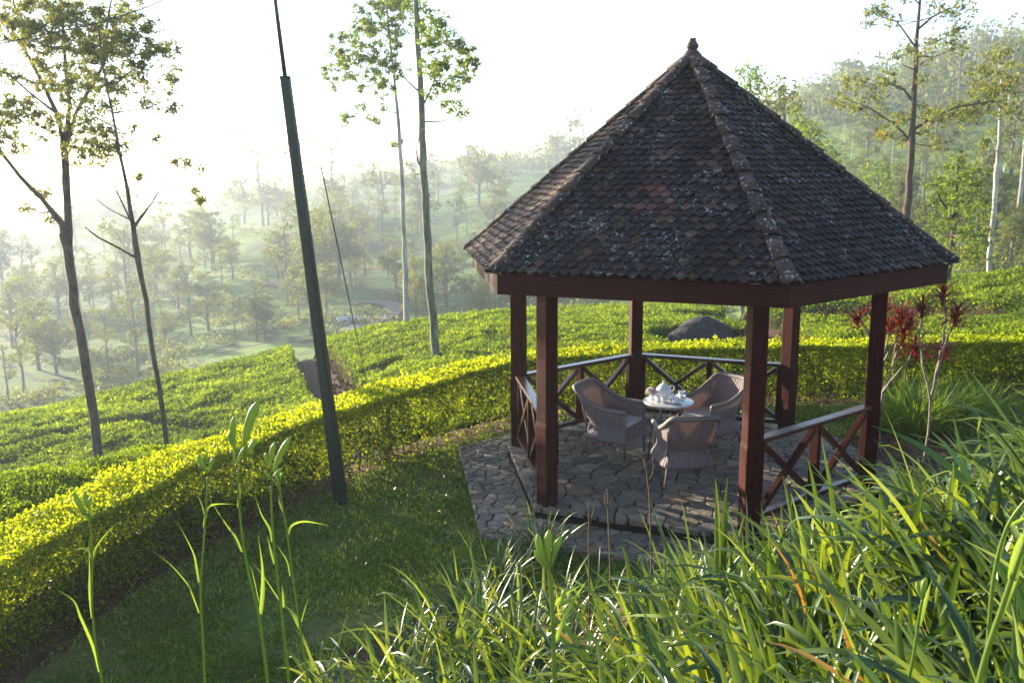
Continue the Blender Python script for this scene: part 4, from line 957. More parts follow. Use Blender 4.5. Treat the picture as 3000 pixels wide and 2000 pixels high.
# ---------------------------------------------------------------- trees across the valley
def proto(kind, sd):
    """tree of unit-ish size standing at the origin, about 10 m tall"""
    st = random.getstate(); random.seed(sd); root = empty(kind); mb = MB(); cs = []; rr = []
    if kind == 'gum_tree':
        H = 12; mb.tube([(0, 0, -1), (.1, 0, 3), (random.uniform(-.4, .4), .1, 7), (random.uniform(-.6, .6), 0, 11)], [.20, .16, .11, .04], 6)
        for i in range(random.randint(8, 11)):
            z = random.uniform(4.2, 11.5); a = random.uniform(0, 6.28); r = random.uniform(.6, 2.3)*(1.2-abs(z-7.5)/8); c = Vector((math.cos(a)*r, math.sin(a)*r, z)); cs.append(c); rr.append(random.uniform(.6, 1.15))
            mb.tube([(0, 0, z-1.6), c*.5+Vector((0, 0, z*.5-.5)), c], [.07, .05, .02], 4)
    elif kind == 'broad_tree':
        mb.tube([(0, 0, -1), (.1, 0, 2), (0, .2, 5), (0, 0, 7)], [.26, .22, .14, .05], 6)
        for i in range(15):
            z = random.uniform(2.6, 7.6); a = random.uniform(0, 6.28); r = random.uniform(.3, 2.8)*math.sqrt(max(.1, 1-((z-4.8)/3.6)**2)); c = Vector((math.cos(a)*r, math.sin(a)*r, z)); cs.append(c); rr.append(random.uniform(.9, 1.4))
            mb.tube([(0, 0, z-1.4), c], [.08, .02], 4)
    elif kind == 'slim_tree':
        mb.tube([(0, 0, -1), (.1, 0, 3), (0, .1, 9)], [.14, .10, .04], 6)
        for i in range(12):
            z = random.uniform(2, 9.4); a = random.uniform(0, 6.28); r = random.uniform(.1, .75); cs.append(Vector((math.cos(a)*r, math.sin(a)*r, z))); rr.append(random.uniform(.55, .85))
    else:  # silver_trunked_tree: long bare pale trunk, high small crown
        mb.tube([(0, 0, -1), (.1, 0, 5), (.0, .1, 10), (.1, 0, 13)], [.20, .16, .11, .05], 6)
        for i in range(9):
            z = random.uniform(7.5, 13.2); a = random.uniform(0, 6.28); r = random.uniform(.4, 1.9); c = Vector((math.cos(a)*r, math.sin(a)*r, z)); cs.append(c); rr.append(random.uniform(.6, 1.1)); mb.tube([(0, 0, z-1.2), c], [.06, .02], 4)
    mb.build('trunk', M['pale'] if kind == 'silver_trunked_tree' else M['farbark'], root, True)
    Ps, tw = clumps(cs, rr, .62, 9, .22, spread=.34, dens=1.6); V, r = leaf_cloud(Ps, .22, -.2, asp=.5)
    link('crown', quads_mesh('crown', V, len(Ps), r), M['farleaf'] if kind != 'slim_tree' else M['fresh'], root)
    random.setstate(st); return root
PROT = {}
for kd, ns in (('gum_tree', 4), ('broad_tree', 3), ('slim_tree', 2), ('silver_trunked_tree', 2)): PROT[kd] = [proto(kd, 100+i*7+len(kd)) for i in range(ns)]
USED = set(); TREES = []
def put(kind, px, py, h_px, label, group, dmin=48, d=None):
    """stand a tree of h_px picture height with its foot at the hillside point seen at (px, py)"""
    p = hit(px, py, 0, dmin)
    D = math.hypot(p[0]-CAM[0], p[1]-CAM[1]); H = {'gum_tree': 12, 'broad_tree': 8.2, 'slim_tree': 9.6, 'silver_trunked_tree': 13.5}[kind]
    s = h_px*D/FPX/H
    if p[2] < g1(p[0], p[1])-3 or D > 420: return None
    o = random.choice(PROT[kind])
    t = copy_tree(o) if o.name in USED else o
    USED.add(o.name)
    TREES.append((t, kind, px, py, h_px)); t.location = (p[0], p[1], g1(p[0], p[1])-.1); t.rotation_euler = (0, 0, random.uniform(0, 6.28)); k = random.uniform(.9, 1.15); t.scale = (s*k, s*k, s)
    return tag(t, label, 'tree', group)
random.seed(21)
GV, GH, GR_ = 'hazy trees on the slopes across the valley', 'hazy trees along the far ridge', 'trees on the hillside right of the gazebo'
LV = {'gum_tree': 'hazy tall airy gum tree on the valley slopes left of the gazebo roof', 'broad_tree': 'hazy broad crowned tree on the valley slopes left of the gazebo roof', 'slim_tree': 'hazy narrow column shaped tree on the valley slopes left of the gazebo', 'silver_trunked_tree': 'hazy pale trunked tree on the valley slopes left of the gazebo'}
LR = {'gum_tree': 'airy gum tree on the hillside right of the gazebo roof', 'broad_tree': 'broad crowned tree on the hillside right of the gazebo roof', 'slim_tree': 'narrow tree on the hillside right of the gazebo roof', 'silver_trunked_tree': 'tree with long bare pale trunk on the hillside right of the gazebo roof'}
fixed = [('gum_tree', 605, 520, 210), ('gum_tree', 690, 520, 200), ('gum_tree', 765, 500, 180), ('gum_tree', 660, 700, 230), ('broad_tree', 720, 640, 150), ('gum_tree', 715, 770, 280), ('gum_tree', 590, 785, 170), ('broad_tree', 610, 780, 110),
         ('gum_tree', 440, 770, 170), ('slim_tree', 413, 590, 82), ('slim_tree', 425, 680, 70), ('gum_tree', 300, 770, 250), ('gum_tree', 320, 860, 200), ('broad_tree', 480, 760, 110), ('broad_tree', 30, 800, 150), ('broad_tree', 90, 850, 140), ('gum_tree', 55, 900, 190), ('broad_tree', 130, 860, 120), ('gum_tree', 20, 920, 130),
         ('gum_tree', 820, 705, 120), ('broad_tree', 810, 600, 130), ('broad_tree', 750, 720, 110), ('gum_tree', 960, 560, 190), ('gum_tree', 1160, 450, 110), ('gum_tree', 1050, 560, 120), ('broad_tree', 1100, 470, 130), ('slim_tree', 1150, 500, 52), ('broad_tree', 1075, 420, 90), ('gum_tree', 880, 560, 190), ('broad_tree', 985, 740, 60),
         ('gum_tree', 1310, 400, 150), ('gum_tree', 1340, 380, 130), ('broad_tree', 1280, 400, 90), ('gum_tree', 1420, 350, 110), ('gum_tree', 250, 860, 150), ('broad_tree', 380, 800, 90), ('gum_tree', 540, 780, 130), ('broad_tree', 200, 800, 90)]
for kd, x, y, h in fixed: put(kd, x, y, h, LV[kd], GV)
n = 0
while n < 125:
    x = random.uniform(-40, 1330); lo = 470 if x < 700 else 470-(x-700)*.19
    y = lo+(745-lo)*random.random()**1.25
    if 380 < x < 700 and 500 < y < 590 and random.random() < .8: continue
    if 760 < x < 930 and y > 680: continue
    sc = (1.0-.55*(740-y)/330); kd = random.choices(['gum_tree', 'broad_tree', 'slim_tree'], [.5, .4, .1])[0]
    if put(kd, x, y, random.uniform(75, 175)*max(.4, sc), LV[kd], GV): n += 1
fr = [('silver_trunked_tree', 1938, 345, 80), ('silver_trunked_tree', 1990, 350, 85), ('silver_trunked_tree', 2035, 340, 75), ('gum_tree', 2150, 330, 150), ('gum_tree', 2200, 250, 160), ('gum_tree', 2260, 200, 130), ('broad_tree', 2290, 200, 95), ('gum_tree', 2320, 420, 240), ('silver_trunked_tree', 2330, 560, 330),
      ('broad_tree', 2150, 230, 90), ('broad_tree', 2340, 230, 110), ('silver_trunked_tree', 2255, 540, 200), ('silver_trunked_tree', 2240, 560, 180), ('broad_tree', 2060, 520, 60), ('gum_tree', 2120, 480, 140), ('broad_tree', 2320, 600, 120), ('gum_tree', 1900, 300, 70), ('gum_tree', 2230, 170, 90), ('silver_trunked_tree', 2310, 330, 200)]
for kd, x, y, h in fr: put(kd, x, y, h, LR[kd], GR_)
n = 0
while n < 125:
    x = random.uniform(1840, 2420); lo = 215-(x-1840)*.22; y = lo+(600-lo)*random.random()**.85
    if 1880 < x < 2060 and 290 < y < 350 and random.random() < .75: continue
    kd = random.choices(['gum_tree', 'broad_tree', 'silver_trunked_tree', 'slim_tree'], [.4, .35, .2, .05])[0]
    if put(kd, x, y, random.uniform(60, 135)*(.45+.55*(y/600)), LR[kd], GR_, 46): n += 1
for kd in PROT:
    for o in PROT[kd]:
        if o.name not in USED:
            for c in [q_ for q_ in COL.objects if q_.parent == o]: bpy.data.objects.remove(c)
            bpy.data.objects.remove(o)
# every tree gets a label of its own from what it stands between and how high up it stands
def zone(x, y):
    for lim, nm in ((110, 'left of the forked tree'), (340, 'between forked and slender tree'), (690, 'between slender tree and leaning pole'), (930, 'between leaning pole and bare stemmed tree'), (1830, 'between lichened tree and roof'), (2085, 'between roof and dark trunked tree'), (2290, 'between dark and white trunked trees'), (9999, 'right of the white trunked tree')):
        if x < lim: break
    a, b = (520, 640) if x < 1800 else (300, 450)
    return nm, 'high up' if y < a else ('halfway up' if y < b else 'low down')
cells = {}
for rec in TREES: cells.setdefault((rec[1],)+zone(rec[2], rec[3]), []).append(rec)
KN = {'gum_tree': 'airy gum tree', 'broad_tree': 'broad tree', 'slim_tree': 'narrow tree', 'silver_trunked_tree': 'bare trunked tree'}
ORD = ['', 'first', 'second', 'third', 'fourth', 'fifth', 'sixth', 'seventh', 'eighth', 'ninth', 'tenth', 'eleventh', 'twelfth', 'thirteenth', 'fourteenth', 'fifteenth', 'sixteenth', 'seventeenth', 'eighteenth', 'nineteenth', 'twentieth']
for (kd, nm, lv), rs in cells.items():
    rs.sort(key=lambda r: r[2]); k = len(rs)
    for i, rec in enumerate(rs):
        if k == 1: e = ''
        elif i == 0: e = ', leftmost'
        elif i == k-1: e = ', rightmost'
        else: e = ', '+ORD[min(i+1, 20)]+' from left'
        rec[0]['label'] = ('hazy ' if rec[2] < 1500 else '')+KN[kd]+' '+lv+' '+nm+e
# the woods on the far ridges, too dense to count
def woods():
    n = 900; Ps = []
    az = np.concatenate([RG.uniform(-.62, .35, 520), RG.uniform(.30, .85, 700)]); d = np.concatenate([RG.uniform(285, 430, 520), RG.uniform(185, 420, 700)])
    x = CAM[0]+d*np.sin(az); y = CAM[1]+d*np.cos(az); z = ground(x, y); keep = fbm(x/40, y/40) > .36
    for X_, Y_, Z_, D_ in zip(x[keep], y[keep], z[keep], d[keep]):
        h = random.uniform(4, 9); k = 90; g = RG.normal(size=(k, 3))*np.array([1.5, 1.5, h*.26])+np.array([X_, Y_, Z_+h*.62]); Ps.append(g)
    Ps = np.concatenate(Ps); V, r = leaf_cloud(Ps, .85, 0, .4, .7)
    tag(link('distant_woods', quads_mesh('distant_woods', V, len(Ps), r), M['farleaf']), kind='stuff', label='hazy mass of woods along the far ridges')
woods()
def scrub():
    n = 5200; az = RG.uniform(-.55, .82, n); d = np.exp(RG.uniform(math.log(50), math.log(260), n)); x = CAM[0]+d*np.sin(az); y = CAM[1]+d*np.cos(az)
    keep = (fbm(x/9, y/9) > .56) | ((az > .50) & (fbm(x/7, y/7) > .47)); x, y, d = x[keep], y[keep], d[keep]; z = ground(x, y); Ps = []
    for a, b, c_, e in zip(x, y, z, d):
        r = random.uniform(.4, 1.1); Ps.append(RG.normal(size=(60, 3))*np.array([r, r, r*.5])*.6+np.array([a, b, c_+r*.5]))
    Ps = np.concatenate(Ps); V, r = leaf_cloud(Ps, .28, .1, .5, .6)
    tag(link('hillside_scrub', quads_mesh('hillside_scrub', V, len(Ps), r), M['farleaf']), kind='stuff', label='low bushes scattered over the hillsides')
scrub()
# ================================================================ strap leaves
class Straps:
    def __init__(s): s.V = []; s.F = []; s.a = []
    def leaf(s, base, az, el, L, w, droop, rnd, seg=9, twist=0.0):
        """arching folded strap leaf"""
        base = np.array(base, float); n0 = len(s.V); h = np.array([math.cos(az), math.sin(az), 0.0]); side = np.array([-h[1], h[0], 0.0])
        p = base.copy(); e = el; st = L/seg; kink = random.random() < .16; kk = random.randint(4, seg-2)
        for i in range(seg+1):
            t = i/seg; d = h*math.cos(e)+np.array([0, 0, 1.0])*math.sin(e); nn = np.cross(side, d); nn = nn if nn[2] > 0 else -nn
            tw = twist*t; sd = side*math.cos(tw)+nn*math.sin(tw); n2 = np.cross(d, sd)
            ww = w*(.55+.45*min(1, t*4))*(1-t**3.2)**.9+.0006
            s.V += [tuple(p-sd*ww/2+nn*ww*.16), tuple(p-nn*ww*.05), tuple(p+sd*ww/2+nn*ww*.16)]; s.a += [rnd]*3
            if i < seg:
                a = n0+i*3; s.F += [(a, a+1, a+4, a+3), (a+1, a+2, a+5, a+4)]
            p = p+d*st; e -= droop*(.35+1.3*t)/seg*2
            if kink and i == kk: e -= 1.1
        return p
    def obj(s, name, mat, parent=None, origin=None):
        V = s.V
        if origin is not None: V = [(v[0]-origin[0], v[1]-origin[1], v[2]-origin[2]) for v in V]
        me = bpy.data.meshes.new(name); me.from_pydata(V, [], s.F); at = me.attributes.new('rnd', 'FLOAT', 'POINT'); at.data.foreach_set('value', np.array(s.a, np.float32)); me.shade_smooth()
        return link(name, me, mat, parent)
random.seed(5)
def tuft(S, x, y, z, n, L, w, droop=1.1, spread=.10, elr=(.9, 1.5), bias=None):
    for i in range(n):
        az = random.uniform(0, 6.283); r = spread*random.random()
        rnd = min(.92, max(0, random.gauss(.45, .32)))
        if random.random() < .015: rnd = random.uniform(.95, 1)
        S.leaf((x+math.cos(az)*r, y+math.sin(az)*r, z-.02), az+random.uniform(-.5, .5), random.uniform(*elr), L*random.uniform(.6, 1.15), w*random.uniform(.7, 1.15), droop*random.uniform(.15, 1.4), rnd, twist=random.uniform(-.9, .9))
def bed():
    S = Straps(); n = 0; tries = 0
    while n < 660 and tries < 40000:
        tries += 1; az = random.uniform(-.42, 1.40); d = math.exp(random.uniform(math.log(1.55), math.log(11.5))); x = CAM[0]+d*math.sin(az); y = CAM[1]+d*math.cos(az)
        s = float(bank_s(np.array([x]), np.array([y]))[0])
        if s < .35: continue
        # bare earth shows in the hollow below the middle of the bank
        px = 1176+math.tan(az-YAW)*FPX
        if s < 1.5 and x < -.9 and random.random() < .72: continue
        if px < 560 and d < 8: continue
        if float(fbm(np.array([x*.8+4]), np.array([y*.8]))[0]) < .40 and x < .2 and d > 3.6: continue
        z = g1(x, y)
        tuft(S, x, y, z, random.randint(16, 26), random.uniform(.48, .74)*(1-.16*float(smooth(1500, 2100, px))), .029-.005*float(smooth(2.5, 5, d)), 1.0, .12)
        n += 1
    return tag(S.obj('daylily_bed', M['daylily']), kind='stuff', label='mass of arching green strap leaves covering the bank in front of the gazebo')
bed()
def lily_clump(px, py, n, L, w, label, group=None, mat='daylily', z=None, droop=1.0, name='daylily_clump', cat='plant', spread=.12):
    p = hit(px, py, 0, 2.0); S = Straps(); z0 = g1(p[0], p[1]); tuft(S, p[0], p[1], z0, n, L, w, droop, spread, (.75, 1.5))
    root = empty(name, (p[0], p[1], z0)); tag(root, label, cat, group); S.obj('leaves', M[mat], root, (p[0], p[1], z0))
    return root
lily_clump(1245, 1285, 85, .62, .017, 'daylily clump highest of the row, in front of the left front post')
lily_clump(1130, 1365, 70, .60, .017, 'daylily clump second down the row at the corner of the stone edge')
lily_clump(1175, 1340, 45, .55, .016, 'small daylily clump squeezed between the two upper clumps of the row')
lily_clump(1075, 1430, 70, .55, .017, 'daylily clump third down the row beside the lawn edge')
lily_clump(1110, 1450, 40, .5, .016, 'daylily clump on bare soil just right of the third one in the row')
lily_clump(940, 1520, 60, .5, .017, 'daylily clump lowest down the row on the lawn edge')
# upright blades that stand up before the gazebo
S = Straps()
for (x, y, tx, ty, w) in [(1560, 1420, 1460, 1170, 22), (1600, 1430, 1555, 1150, 20), (1655, 1400, 1672, 1100, 20), (1640, 1400, 1637, 1110, 18), (1700, 1400, 1665, 1230, 16), (1770, 1440, 1640, 1140, 22), (1850, 1400, 1790, 1100, 24), (1900, 1330, 1850, 1060, 20), (1935, 1330, 1880, 1010, 22),
                          (1800, 1400, 1745, 1175, 18), (2060, 1400, 2130, 1110, 22), (2020, 1440, 2015, 1150, 18), (2160, 1350, 2190, 1080, 18), (1990, 1500, 1900, 1230, 22), (2060, 1560, 1990, 1300, 24), (1330, 1560, 1250, 1300, 20), (1470, 1480, 1420, 1240, 18), (1730, 1500, 1690, 1270, 20), (2150, 1530, 2210, 1290, 24), (2220, 1300, 2300, 1120, 18), (1390, 1450, 1340, 1290, 16)]:
    p = hit(x, y, .12, 1.2, 12); D = math.hypot(p[0]-CAM[0], p[1]-CAM[1]); q_ = atd(tx, ty, D+random.uniform(-.2, .2)); v = Vector(q_)-Vector(p); z0 = g1(p[0], p[1]); v = Vector(q_)-Vector((p[0], p[1], z0))
    az = math.atan2(v.y, v.x); el = math.atan2(v.z, math.hypot(v.x, v.y)); S.leaf((p[0], p[1], z0), az, el+.10, v.length*1.03, w/FPX*D, .12, random.uniform(.3, .8), 10, random.uniform(-.5, .5))
tag(S.obj('upright_daylily_leaves', M['daylily']), kind='stuff', label='taller upright green blades standing above the strap leaves of the bank')
# ornamental grass by the right hedge
gl = [((2060, 985), 'grass clump between the two red leaved plants, nearest the gazebo post'), ((2105, 1000), 'grass clump directly in front of the paired red leaved stems'), ((2150, 985), 'grass clump just right of the red leaved plants'), ((2200, 975), 'grass clump against the hedge, second from the right'), ((2255, 968), 'grass clump against the hedge at the far right of the row'), ((2085, 962), 'small grass clump at the hedge foot behind the red leaved plants')]
for i, ((x, y), lb) in enumerate(gl): lily_clump(x, y, 280, .80, .012, lb, 'grass clumps in front of the right part of the hedge', 'grassy', droop=.75, name='grass_clump', spread=.26)
# ================================================================ red leaved cordylines
def cordyline(px, py, label, stems, D):
    p = Vector(atz(px, py, -.2)); p.z = g1(p.x, p.y); D = math.hypot(p.x-CAM[0], p.y-CAM[1])
    root = empty('cordyline', p); tag(root, label, 'plant'); mb = MB(); heads = []
    for lb in stems:
        off = random.uniform(-.25, .25); pts = [Vector(atd(x, y, D+off*i/len(lb)))-p for i, (x, y) in enumerate(lb)]; k = len(pts)
        P2 = []; 
        for i in range(k-1):
            for t in range(4): P2.append(pts[i].lerp(pts[i+1], t/4)+Vector((random.uniform(-.006, .006), random.uniform(-.006, .006), 0)))
        P2.append(pts[-1]); mb.tube(P2, [.016-.006*i/len(P2) for i in range(len(P2))], 7); heads.append(pts[-1])
    mb.build('stem', M['palestem'], root, True)
    for h in heads:
        S = Straps()
        for i in range(62):
            az = random.uniform(0, 6.283); z = -.16*random.random()-.02; el = random.uniform(.35, 1.5)-(-z)*1.2
            S.leaf((h.x, h.y, h.z+z), az, el, random.uniform(.20, .36), random.uniform(.015, .025), random.uniform(.5, 1.5), min(1, max(0, random.gauss(.5, .25))) if random.random() < .9 else 1.0, 6)
        S.obj('leaf_head', M['red'], root)
cordyline(2022, 1045, 'red leaved cordyline with many pale forked stems beside the right post', [
    [(2022, 1045), (2016, 960), (2020, 870), (2035, 800), (2045, 740)], [(2016, 960), (2028, 900), (2050, 840), (2062, 780), (2070, 715)], [(2020, 880), (2010, 800), (1990, 760), (1972, 725)],
    [(2028, 900), (2050, 870), (2085, 830), (2105, 790)], [(2020, 870), (2030, 830), (2052, 790), (2075, 765)], [(2010, 800), (2012, 760), (2030, 700)], [(2050, 840), (2060, 810), (2085, 760), (2092, 735)]], 12)
cordyline(2120, 1075, 'red leaved cordyline with two tall stems standing right of its many stemmed neighbour', [
    [(2120, 1075), (2132, 990), (2138, 920), (2120, 840), (2112, 770), (2120, 700)], [(2138, 920), (2150, 860), (2165, 790), (2172, 730), (2168, 670)], [(2150, 860), (2168, 800), (2190, 740), (2196, 720)], [(2145, 890), (2155, 850), (2163, 815), (2165, 800)]], 12)
# ================================================================ budding daylily stalks close by
def stalk(label, D, stem, w, leaves, buds, side=None, group='budding daylily stalks in the foreground'):
    P0 = Vector(atd(*stem[0][:2], D)); gz = g1(P0.x, P0.y); root = empty('daylily_stalk', (P0.x, P0.y, gz)); tag(root, label, 'flower stalk', group); o = Vector(root.location)
    W = lambda x, y, dd=0: Vector(atd(x, y, D+dd))-o
    k = D/FPX
    pts = [Vector((0, 0, -.03))]+[W(x, y) for x, y in stem]; P2 = []
    for i in range(len(pts)-1):
        for t in range(5): P2.append(pts[i].lerp(pts[i+1], t/5))
    P2.append(pts[-1]); q = [sum((P2[max(0, min(len(P2)-1, i+j))] for j in (-2, -1, 0, 1, 2)), Vector())/5 for i in range(len(P2))]
    MB().tube(q, [w*k/2*(1-.35*i/len(q)) for i in range(len(q))], 9, .35).build('stem', M['stalk'], root, True)
    for lf in leaves:
        pts = [W(x, y, .02*i) for i, (x, y) in enumerate(lf[:-1])]; n = 12; Q = []
        for i in range(n+1):
            u = i/n*(len(pts)-1); a = min(int(u), len(pts)-2); f = u-a; g = lambda j: pts[max(0, min(len(pts)-1, j))]
            p0, p1, p2, p3 = g(a-1), g(a), g(a+1), g(a+2); Q.append(.5*(2*p1+(p2-p0)*f+(2*p0-5*p1+4*p2-p3)*f*f+(3*p1-p0-3*p2+p3)*f**3))
        mb = MB(); vs = []; fs = []; ww = lf[-1]*k; vd = Vector(-FV)
        for i, p in enumerate(Q):
            d = (Q[min(i+1, n)]-Q[max(i-1, 0)]).normalized(); s = d.cross(vd).normalized(); t = i/n; wd = ww*max(.06, math.sin(math.pi*min(1, .18+t*.9))**.7*(1-t)**.45)
            vs += [p-s*wd/2+vd*wd*.2, p-vd*wd*.05, p+s*wd/2+vd*wd*.2]
            if i < n: a = i*3; fs += [(a, a+1, a+4, a+3), (a+1, a+2, a+5, a+4)]
        mb.add(vs, fs, .75).build('bract_leaf', M['stalk'], root, True)
    for (x0, y0, x1, y1, bw) in buds:
        a, b = W(x0, y0), W(x1, y1, .01); bend = (b-a).cross(Vector(FV)).normalized()*(b-a).length*.05; n = 12
        pts = [a.lerp(b, i/n)+bend*math.sin(math.pi*i/n) for i in range(n+1)]
        rad = [bw*k/2*(.30+.70*math.sin(math.pi*min(1, (i/n)*.62+.08))**1.2)*(1-.72*max(0, i/n-.80)/.20) for i in range(n+1)]
        mb = MB(); mb.tube(pts, rad, 12, .62)
        mb.build('bud', M['stalk'], root, True)
Z = lambda *p: [(p[i]*.5, 784+p[i+1]*.5) for i in range(0, len(p), 2)]
def ZL(w, *p): return Z(*p)+[w*.55]
def ZB(x0, y0, x1, y1, w): return (x0*.5, 784+y0*.5, x1*.5, 784+y1*.5, w*.5)
stalk('flower stalk furthest left, with two small buds and one drooping leaf each side', 2.0, Z(480, 1600, 440, 1400, 430, 1300, 420, 1180, 425, 950, 410, 810, 405, 780), 6,
      [ZL(9, 425, 1015, 440, 950, 490, 880, 540, 828), ZL(8, 420, 990, 400, 955, 370, 950, 320, 958), ZL(16, 458, 1515, 430, 1400, 370, 1260, 340, 1190, 270, 1143), ZL(12, 424, 1270, 413, 1150, 412, 1050, 407, 915), ZL(6, 405, 820, 370, 795, 325, 765)],
      [ZB(402, 800, 340, 690, 24), ZB(400, 765, 392, 682, 18), ZB(410, 770, 418, 712, 18), ZB(400, 795, 368, 768, 14)])
stalk('flower stalk second from left, with a pair of short buds and long arching side leaves', 2.0, Z(940, 1600, 935, 1400, 918, 1150, 930, 1000, 945, 800, 955, 600), 6.5,
      [ZL(13, 915, 1105, 905, 1040, 885, 960, 815, 830), ZL(8, 915, 1245, 880, 1150, 860, 1110, 780, 1020, 697, 960), ZL(9, 948, 790, 965, 755, 1010, 745, 1080, 747), ZL(7, 938, 790, 925, 740, 900, 695), ZL(3, 930, 570, 880, 540, 820, 518), ZL(14, 938, 850, 948, 780, 950, 700)],
      [ZB(955, 605, 912, 518, 24), ZB(962, 595, 986, 528, 20), ZB(948, 590, 912, 566, 14), ZB(945, 560, 970, 560, 10)])
stalk('tallest flower stalk with one long fat bud and a slimmer bud beside it', 1.9, Z(1235, 1600, 1210, 1400, 1190, 1250, 1150, 1100, 1120, 960, 1098, 760, 1090, 570), 8,
      [ZL(22, 1198, 1252, 1208, 1150, 1206, 1030, 1185, 890), ZL(12, 1112, 965, 1085, 900, 1040, 840, 960, 720), ZL(14, 1095, 760, 1100, 680, 1088, 590), ZL(4, 1190, 1195, 1160, 1060, 1140, 1010)],
      [ZB(1122, 480, 1190, 268, 44), ZB(1078, 500, 1076, 342, 30), ZB(1066, 470, 1055, 416, 22), ZB(1135, 520, 1180, 450, 26), ZB(1088, 565, 1130, 478, 16), ZB(1082, 560, 1078, 490, 12), ZB(1130, 520, 1165, 512, 12)])
stalk('flower stalk right of the tallest one, with curved bud leaning right and two upright buds', 1.95, Z(1330, 1600, 1315, 1420, 1300, 1300, 1270, 1050, 1250, 850, 1243, 640), 7.5,
      [ZL(12, 1250, 920, 1240, 860, 1200, 790, 1170, 700), ZL(6, 1298, 1210, 1240, 1120, 1200, 1060, 1150, 1010), ZL(13, 1262, 1020, 1245, 960, 1228, 890), ZL(14, 1305, 1220, 1300, 1150, 1293, 1110)],
      [ZB(1258, 600, 1338, 436, 30), ZB(1240, 575, 1264, 460, 24), ZB(1226, 560, 1222, 508, 18), ZB(1243, 632, 1215, 590, 12), ZB(1255, 620, 1300, 580, 14)])
stalk('flower stalk rightmost of the left group, with tiny buds and a long leaf pointing right', 2.05, Z(1420, 1600, 1395, 1420, 1378, 1310, 1345, 1090, 1320, 870, 1290, 720, 1283, 640), 6,
      [ZL(11, 1328, 885, 1340, 845, 1390, 826, 1450, 832, 1515, 846), ZL(24, 1380, 1312, 1355, 1260, 1330, 1230, 1305, 1208), ZL(6, 1384, 1290, 1400, 1230, 1420, 1170), ZL(8, 1333, 1075, 1320, 1010, 1290, 960, 1262, 922), ZL(9, 1305, 790, 1285, 740, 1278, 700)],
      [ZB(1283, 650, 1268, 610, 12), ZB(1285, 640, 1300, 600, 12), ZB(1278, 655, 1250, 628, 10), ZB(1288, 630, 1283, 590, 9)])
stalk('blurred flower stalk with a cluster of green buds close to the lens', 1.25, [(1275, 1600), (1272, 1500), (1270, 1400), (1262, 1320), (1258, 1285)], 14,
      [[(1275, 1390), (1290, 1370), (1340, 1340), 10], [(1272, 1480), (1310, 1390), (1350, 1330), 13]], [(1256, 1300, 1235, 1225, 20), (1262, 1290, 1262, 1215, 20), (1268, 1295, 1290, 1230, 18), (1266, 1300, 1278, 1250, 14), (1255, 1305, 1228, 1262, 12), (1285, 1390, 1318, 1375, 12), (1290, 1385, 1300, 1350, 12)])
stalk('thick pale flower stalk leaning out of the right edge of the picture', 1.3, [(2240, 1600), (2265, 1500), (2300, 1400), (2330, 1310), (2362, 1220)], 15,
      [[(2322, 1330), (2335, 1270), (2352, 1230), (2390, 1190), 30], [(2285, 1440), (2320, 1360), (2350, 1300), 14]], [(2355, 1240, 2400, 1150, 26)])
stalk('thin flower stalk rising behind the leaves toward the upper right edge', 1.7, [(2268, 1500), (2276, 1370), (2288, 1290), (2310, 1210), (2352, 1150), (2400, 1110)], 10,
      [[(2288, 1290), (2305, 1230), (2330, 1180), 14], [(2310, 1210), (2350, 1190), (2390, 1180), 8]], [(2390, 1115, 2430, 1080, 18)])
stalk('short green flower stalk low in the middle with one leaf wrapped round its foot', 1.7, [(2078, 1600), (2100, 1500), (2110, 1420), (2120, 1370)], 9, [[(2108, 1440), (2125, 1380), (2140, 1330), 14]], [(2118, 1375, 2128, 1325, 14), (2116, 1372, 2106, 1335, 10)])
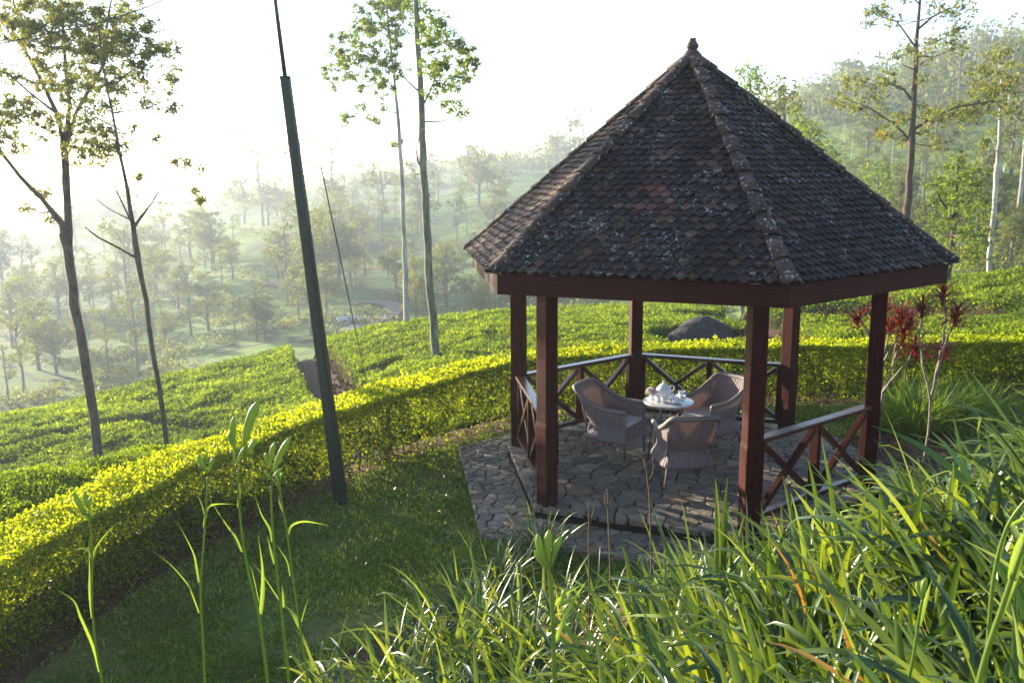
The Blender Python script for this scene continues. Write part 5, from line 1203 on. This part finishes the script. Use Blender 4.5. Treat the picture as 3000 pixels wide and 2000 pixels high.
def dead(label, D, stem, twigs):
    P0 = Vector(atd(*stem[0], D)); gz = g1(P0.x, P0.y); o = Vector((P0.x, P0.y, gz)); root = empty('dead_stalk', o); tag(root, label, 'dead stalk', 'dry brown flower stalks standing on the bank')
    W = lambda x, y: Vector(atd(x, y, D))-o; pts = [Vector((0, 0, -.02))]+[W(*p) for p in stem]
    mb = MB().tube(pts, [.0045*D/4]+[.0045*D/4-.0022*D/4*i/len(stem) for i in range(len(stem))], 6)
    for t in twigs: mb.tube([W(*p) for p in t], [.0032*D/4]*(len(t)-1)+[.0015*D/4], 5)
    mb.build('stem', M['dry'], root, True)
dead('dry brown stalk before the near armchair, tallest of the three', 4.2, [(1496, 1290), (1494, 1200), (1491, 1130), (1485, 1080), (1478, 1052)], [[(1490, 1105), (1500, 1085), (1502, 1062)], [(1485, 1080), (1476, 1070)], [(1491, 1120), (1503, 1125)], [(1478, 1052), (1471, 1046)], [(1502, 1070), (1507, 1064)]])
dead('dry brown stalk leftmost of the three in front of the stone edge', 4.4, [(1354, 1370), (1353, 1300), (1352, 1240), (1353, 1180), (1351, 1150)], [[(1352, 1215), (1362, 1180), (1367, 1155)], [(1353, 1180), (1348, 1160)], [(1352, 1260), (1360, 1275)]])
dead('dry brown stalk in the middle of the three', 4.6, [(1402, 1310), (1400, 1240), (1397, 1190), (1396, 1140), (1394, 1122)], [[(1397, 1170), (1390, 1150), (1389, 1130)], [(1396, 1150), (1401, 1136)]])
# ---------------------------------------------------------------- haze in the valley
hz = MB().box((0, 0, 0), (1040, 1040, 1)).build('haze', None); hz.scale = (1, 1, 1)
zt, zb = 54.0, -48.0
for v in hz.data.vertices: v.co.z = zt if v.co.z > 0 else zb
hz.location = (CAM[0], CAM[1], 0); tag(hz, 'pale morning haze filling the valley', kind='stuff')
hm = bpy.data.materials.new('haze'); hm.use_nodes = True; t = hm.node_tree; t.nodes.clear(); o_ = t.nodes.new('ShaderNodeOutputMaterial'); v_ = t.nodes.new('ShaderNodeVolumePrincipled')
v_.inputs['Color'].default_value = (.75, .85, 1, 1); v_.inputs['Density'].default_value = .00095; v_.inputs['Anisotropy'].default_value = .45
t.links.new(v_.outputs[0], o_.inputs['Volume']); hz.data.materials.append(hm)
print('OBJECTS', len(bpy.data.objects), 'zrange', min(_G.min(), 0), _G.max())
